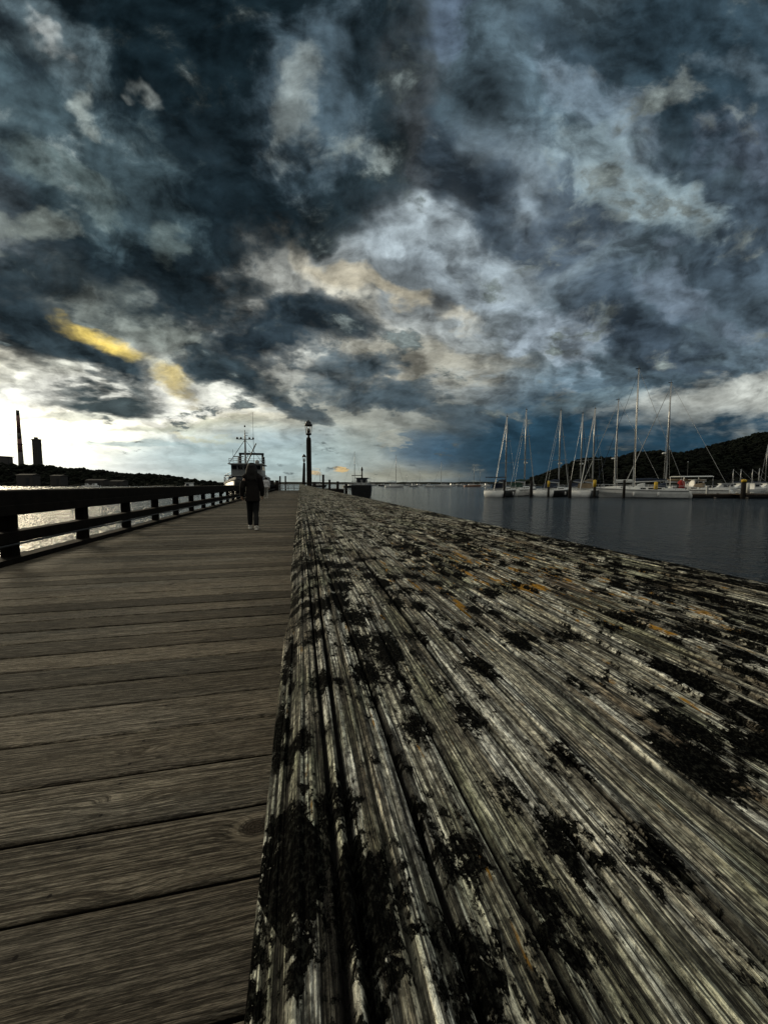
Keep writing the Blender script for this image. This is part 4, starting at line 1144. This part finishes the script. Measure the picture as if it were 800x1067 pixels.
    for s_ in (-1, 1): MB().ell((19 , s_*3.15, 1.5), (.25, .25, .55), 10, 8).build('bow_fender', M['metal_dark'], e, True)
    return e
ship()

# ------------------------------------------------------------------ the lamps on the pier piles
def lamp(px, depth, top, pr, label, lw=.42, lh=.95, lean=0.0, flare=1.0):
    c = at(px, depth)
    e = empty('pile_lamp', (c.x, c.y, WATER-1.5), 0, label, 'lamp', 'lanterns on tall piles')
    H = zat(top, depth) - (WATER-1.5)
    hp = H - lh - .12
    MB().tube([(lean, 0, 0), (lean*.5, 0, hp*.5), (0, 0, hp*.97), (0, 0, hp)], [pr*1.08*flare, pr*1.02*(1+flare)/2, pr*.96, pr*.8], 14).build('pile', M['pile'], e, True)
    MB().lathe([(pr*.45, 0), (pr*.42, .16), (pr*.9, .20), (pr*1.15, .26), (pr*1.1, .30)], (0, 0, hp), 12).build('bracket', M['metal_dark'], e)
    z0 = hp + .30; la = lh - .18
    f = MB()
    for k in range(6):
        a = math.pi/3*k
        f.tube([(lw*.36*math.cos(a), lw*.36*math.sin(a), z0), (lw*.5*math.cos(a), lw*.5*math.sin(a), z0+la*.62)], .028, 5)
    for zz, rr_ in ((z0, .36), (z0+la*.62, .5)):
        pts = [(lw*rr_*math.cos(math.pi/3*k), lw*rr_*math.sin(math.pi/3*k), zz) for k in range(7)]
        f.tube(pts, .032, 5)
    fr = f.build('lantern_frame', M['metal_dark'], e)
    MB().lathe([(.05, 0), (.075, .06), (.08, .25), (.05, .38)], (0, 0, z0+.04), 10).build('bulb', M['metal_dark'], e, True)
    MB().lathe([(lw*.56, z0+la*.60), (lw*.60, z0+la*.66), (lw*.55, z0+la*.76), (lw*.42, z0+la*.80), (lw*.38, z0+la*.92), (lw*.16, z0+la), (.05, z0+la+.06)], n=12).build('lantern_roof', M['metal_dark'], e)
    return e
lamp(322.2, 30, 438.5, .20, 'near lantern on the thick black pile by the cap beam', .50, 1.15)
lamp(317.2, 62, 473.5, .20, 'far lantern on the shorter leaning pile left of the near one', .55, 1.2, -.25, 1.7)

# wharf and piles beyond, on the right of the pier
def wharf():
    a = at(345, 62)
    e = empty('wharf', (3.6, 62, WATER), 0, 'low black timber wharf beside the pier behind the cap beam', 'wharf')
    MB().box((0, 0, 1.05), (5.6, 11, .22)).build('planking', M['pile'], e)
    MB().box((0, -5.4, .72), (5.6, .2, .45)).build('fascia', M['pile'], e)
    for x in (-2.4, -.8, .8, 2.4):
        for y in (-5, 0, 5): MB().tube([(x, y, -2), (x, y, 1.0)], .15, 8).build('pile', M['pile'], e)
wharf()
for px, dd, top, r, lab in ((336.7, 57, 494.5, .17, 'tallest black pile right of the lamps'), (343.2, 57, 499.8, .17, 'short black pile second from the lamps'), (351.7, 57, 501.6, .20, 'stubby black pile third from the lamps'),
        (327.3, 56, 502.0, .26, 'stubby black pile close behind the near lamp'), (360.5, 58, 504.0, .2, 'low black pile beside the work boat')):
    pile(px, dd, top, r, lab, group='piles along the wharf')
for px, dd, top, r, lab in ((291.8, 80, 496, .17, 'thin dark pile at the left of the pier end'), (297.4, 84, 496, .17, 'thin dark pile near the middle of the pier end'), (283.4, 66, 500.5, .35, 'thick dark pile behind the small walker'), (288.6, 68, 500.5, .35, 'thick dark pile right of the small walker')):
    pile(px, dd, top, r, lab, group='piles at the pier end')
# work boat on the right
def workboat():
    c = at(376, 53.5)
    e = empty('work_boat', (c.x, c.y, WATER), 0, 'dark work boat with a small mast moored off the wharf', 'work boat')
    L, W = 8.0, 2.9
    # bow away from the lens, stern square to us
    e.rotation_euler = (0, 0, R(90)-PSI)
    MB().loft(hull_rings(L, W, 1.75, .5, .95, .6)).build('hull', M['boat_dark'], e)
    MB().box((-.02, 0, .85), (.06, W*.80, 1.5)).build('transom', M['boat_dark'], e)
    MB().loft([[(1.5, -.85, 1.7), (1.5, .85, 1.7), (1.7, .75, 2.7), (1.7, -.75, 2.7)], [(4.4, -.8, 1.8), (4.4, .8, 1.8), (4.1, .7, 2.7), (4.1, -.7, 2.7)]]).build('wheelhouse', M['boat_grey'], e)
    for y in (-.5, .5): MB().box((1.58, y*.75, 2.35), (.1, .42, .40)).build('window', M['glass_dark'], e)
    MB().box((2.9, 0, 2.76), (3.0, 1.8, .10)).build('roof', M['boat_dark'], e)
    MB().tube([(2.6, 0, 2.8), (2.6, 0, 4.4)], [.12, .08], 6).build('mast', M['metal_dark'], e)
    MB().ell((2.6, 0, 4.0), (.16, .16, .28), 8, 6).build('light', M['metal_dark'], e, True)
    MB().box((2.6, .75, 3.15), (.14, 1.5, .1), R(90)*0).build('radar_scanner', M['metal_dark'], e)
    MB().tube([(1.6, 1.25, 1.8), (1.6, 1.3, 3.2)], .03, 5).build('whip_aerial', M['metal_dark'], e)
    b = MB()
    for y in (-1.3, -.65, 0, .65, 1.3): b.tube([(.1, y, 1.7), (.1, y, 2.3)], .025, 5)
    b.tube([(.1, -1.3, 2.3), (.1, 1.3, 2.3)], .03, 5); b.build('stern_rail', M['metal_dark'], e)
workboat()
# landing at the end of the pier
def end_gate():
    e = empty('end_railing', (-2.0, PIER_Y1-.3, 0), 0, 'pale low railing across the far end of the pier', 'railing')
    for x in (-2.1, -1.05, 0, 1.05, 2.1): MB().box((x, 0, .5), (.12, .12, 1.0)).build('post', M['boat_grey'], e)
    for z in (.95, .6, .3): MB().box((0, -.08, z), (4.3, .06, .12)).build('rail', M['boat_grey'], e)
end_gate()

# ------------------------------------------------------------------ people, walking away along the pier
def skinm(name, col, rough=.6): return simple(name, col, rough, var=.15, scale=12)
M['skin'] = skinm('skin', (.42, .26, .19)); M['hair'] = skinm('hair', (.006, .005, .005), .7)
M['coat'] = skinm('coat', (.006, .004, .004), .92); M['trousers'] = skinm('trousers', (.006, .007, .008), .9)
M['shoe'] = skinm('shoe', (.62, .60, .56), .6); M['sole'] = skinm('sole', (.75, .74, .70), .6)
M['white_shirt'] = skinm('white_shirt', (.70, .70, .72), .8); M['light_trousers'] = skinm('light_trousers', (.30, .29, .27), .85)
M['phone'] = skinm('phone', (.5, .52, .5), .3)

def remesh(mb, name, m, parent, vox, smooth_it=3):
    o = mb.build(name + '_raw', m)
    r = o.modifiers.new('r', 'REMESH'); r.mode = 'VOXEL'; r.voxel_size = vox; r.use_smooth_shade = True
    s_ = o.modifiers.new('s', 'SMOOTH'); s_.iterations = smooth_it; s_.factor = .5
    dg = bpy.context.evaluated_depsgraph_get(); dg.update()
    me = bpy.data.meshes.new_from_object(o.evaluated_get(dg)); me.name = name
    bpy.data.objects.remove(o)
    me.materials.clear(); me.materials.append(m)
    me.polygons.foreach_set('use_smooth', [True]*len(me.polygons))
    q = bpy.data.objects.new(name, me); COL.objects.link(q); q.parent = parent
    return q

def hand(b, wrist, down, palmdir, side, curl=.5, s=1.0):
    """fingers hang along `down`; palmdir points where the palm faces; side = towards the thumb"""
    w = Vector(wrist); d = Vector(down).normalized(); p = Vector(palmdir).normalized(); t = Vector(side).normalized()
    kn = w + d*.085*s
    b.ell(w + d*.048*s, (.024*s, .040*s, .052*s), 10, 8, Matrix((p, t, d)).transposed())
    for k, (off, ln) in enumerate(((.030, .072), (.011, .080), (-.009, .074), (-.028, .058))):
        a = w + d*(.080)*s + t*off*s
        c1 = a + (d*math.cos(curl*.5) + p*math.sin(curl*.5))*ln*.45*s
        c2 = c1 + (d*math.cos(curl*1.4) + p*math.sin(curl*1.4))*ln*.32*s
        c3 = c2 + (d*math.cos(curl*2.1) + p*math.sin(curl*2.1))*ln*.25*s
        b.tube([w + d*.05*s + t*off*.8*s, a, c1, c2, c3], [.0095*s, .009*s, .0085*s, .0078*s, .006*s], 8)
    b.tube([w + d*.02*s + t*.02*s, w + d*.045*s + t*.045*s + p*.01*s, w + d*.078*s + t*.056*s + p*.022*s, w + d*.098*s + t*.052*s + p*.034*s], [.013*s, .012*s, .010*s, .008*s], 8)

def person(loc, heading, H, label, female=True, top='coat', legs='trousers', long_hair=True, skirt_len=.30, phone=False):
    """standing height H; +y local = walking direction"""
    e = empty('person', loc, heading, label, 'person', None)
    k = H/1.70
    def V(x, y, z): return Vector((x*k, y*k, z*k))
    hip = {s: V(.085*s, 0, .90) for s in (-1, 1)}
    # right foot (screen right, +x) planted nearer the lens, left foot swung forward
    knee = {1: V(.075, .02, .49), -1: V(-.085, .15, .50)}
    ank = {1: V(.088, -.18, .10), -1: V(-.095, .22, .085)}
    toe = {1: V(.110, -.02, .03), -1: V(-.12, .38, .045)}
    sh = {s: V(.165*s, -.01, 1.39) for s in (-1, 1)}
    elb = {1: V(.235, .03, 1.10), -1: V(-.245, -.06, 1.11)}
    wr = {1: V(.235, .13, .87), -1: V(-.265, .02, .87)}
    b = MB()
    # trunk
    b.loft([[(rx*k*math.cos(a), (cy + ry*math.sin(a))*k, z*k) for a in [2*math.pi*i/16 for i in range(16)]] for z, rx, ry, cy in
            ((.84, .12, .09, 0), (.92, .165, .115, 0), (1.02, .15, .105, 0), (1.12, .135, .095, 0), (1.24, .155, .105, 0), (1.34, .175, .105, -.005), (1.41, .15, .085, -.01), (1.45, .07, .06, -.01), (1.50, .052, .052, -.005), (1.55, .05, .05, .005))])
    for s in (-1, 1):
        b.tube([hip[s] + V(0, 0, .03), hip[s]*.6 + knee[s]*.4, knee[s], knee[s]*.65 + ank[s]*.35 + V(0, -.015, 0), ank[s]], [.080*k, .066*k, .044*k, .044*k, .034*k], 12)
        f = toe[s] - ank[s]
        b.tube([ank[s] + V(0, -.03, -.045), ank[s] + f*.4 + V(0, 0, -.02), toe[s] + V(0, 0, .0)], [.038*k, .042*k, .028*k], 10)
        b.tube([sh[s], sh[s]*.5 + elb[s]*.5, elb[s], elb[s]*.6 + wr[s]*.4, wr[s]], [.040*k, .038*k, .033*k, .033*k, .025*k], 10)
        dn = (wr[s] - elb[s]).normalized()
        hand(b, wr[s] - dn*.01, dn, V(-s, 0, 0), V(0, 1, 0), .55 if s > 0 else .85, k)
    # head: skull, jaw, nose, ears
    b.ell(V(0, 0, 1.615), (.074*k, .092*k, .098*k), 16, 12)
    b.ell(V(0, .028, 1.565), (.052*k, .062*k, .060*k), 14, 10)
    b.tube([V(0, .09, 1.625), V(0, .108, 1.595)], [.008*k, .013*k], 8)
    for s in (-1, 1): b.ell(V(.076*s, 0, 1.605), (.010*k, .018*k, .030*k), 8, 8)
    for s in (-1, 1): b.ell(V(.028*s, .088, 1.645), (.020*k, .008*k, .007*k), 8, 6)
    b.ell(V(0, .092, 1.562), (.024*k, .008*k, .009*k), 10, 6)
    body = remesh(b, 'body', M['skin'], e, .0058*k, 2)
    for s in (-1, 1):
        MB().ell(V(.029*s, .084, 1.625), (.012*k, .008*k, .008*k), 10, 8).build('eye', M['sole'], e, True)
    # hair
    h = MB()
    h.ell(V(0, -.022, 1.64), (.118*k, .118*k, .112*k), 16, 12)
    if long_hair:
        rg = random.Random(4)
        h.loft([[(rx*k*math.cos(a), (cy + ry*math.sin(a))*k, z*k) for a in [2*math.pi*i/14 for i in range(14)]] for z, rx, ry, cy in
                ((1.66, .112, .09, -.04), (1.58, .138, .085, -.055), (1.48, .150, .07, -.075), (1.40, .135, .045, -.09), (1.33, .11, .035, -.105), (1.28, .06, .02, -.11))])
        for i in range(16):
            x = rg.uniform(-.11, .11)
            h.tube([V(x*.7, -.06, 1.68), V(x*1.1, -.115, 1.52), V(x*1.2 + rg.uniform(-.01, .01), -.135, 1.34 - rg.uniform(0, .09))], [.02*k, .018*k, .006*k], 6)
    remesh(h, 'hair', M['hair'], e, .009*k, 1)
    # coat
    c = MB()
    hz = skirt_len
    c.loft([[(rx*k*math.cos(a), (cy + ry*math.sin(a))*k, z*k) for a in [2*math.pi*i/20 for i in range(20)]] for z, rx, ry, cy in
            ((.92 - hz + .12, .188, .140, 0), (.92, .180, .135, 0), (1.05, .166, .125, 0), (1.15, .158, .118, 0), (1.26, .175, .125, 0), (1.36, .222, .130, -.005), (1.42, .175, .105, -.01), (1.475, .085, .075, -.01), (1.50, .068, .066, -.005))])
    for s in (-1, 1):
        slim = wr[s].lerp(elb[s], .06)
        c.tube([V(.04*s, -.005, 1.385), sh[s] + V(-.03*s, 0, .01), sh[s] + V(.01*s, 0, -.03), sh[s]*.5 + elb[s]*.5, elb[s], slim], [.06*k, .085*k, .090*k, .080*k, .068*k, .054*k], 12)
    remesh(c, 'coat' if top == 'coat' else 'shirt', M[top], e, .009*k, 2)
    t = MB()
    t.loft([[(rx*k*math.cos(a), ry*k*math.sin(a), z*k) for a in [2*math.pi*i/16 for i in range(16)]] for z, rx, ry in ((.82, .15, .115), (.92, .178, .128), (1.0, .165, .12))])
    for s in (-1, 1):
        a2 = ank[s] + V(0, 0, .02)
        t.tube([hip[s] + V(0, 0, .02), hip[s]*.6 + knee[s]*.4, knee[s], knee[s]*.5 + a2*.5, a2], [.100*k, .092*k, .080*k, .072*k, .062*k], 14)
    remesh(t, 'trousers', M[legs], e, .009*k, 2)
    for s in (-1, 1):
        f = toe[s] - ank[s]; up = V(0, 0, 0)
        sh_ = MB().tube([ank[s] + V(0, -.045, -.035), ank[s] + V(0, 0, -.02), ank[s] + f*.5 + V(0, 0, -.012), toe[s] + V(0, .02, .004)], [.046*k, .052*k, .047*k, .030*k], 12)
        so = remesh(sh_, 'shoe', M['shoe'], e, .007*k, 1)
        MB().loft([[(p.x + w*math.cos(a)*k, p.y, p.z - .036*k + .012*k*math.sin(a)) for a in [2*math.pi*i/10 for i in range(10)]] for p, w in ((ank[s] + V(0, -.09, -.04), .030), (ank[s] + V(0, -.05, -.04), .044), (ank[s] + f*.5 + V(0, 0, -.018), .048), (toe[s] + V(0, .03, -.0), .040), (toe[s] + V(0, .055, .0), .02))]).build('sole', M['sole'], so)
    return e
p1 = on_plane(264, 552, 0)
person((p1.x, p1.y, .012), R(2), 1.66, 'person with long dark hair in a dark coat and white shoes walking up the pier')
p2 = on_plane(277.6, 519.5, 0)
person((p2.x, p2.y, .012), R(4), 1.68, 'small distant walker in a white shirt on the left of the pier', top='white_shirt', legs='light_trousers', long_hair=False, skirt_len=.12)
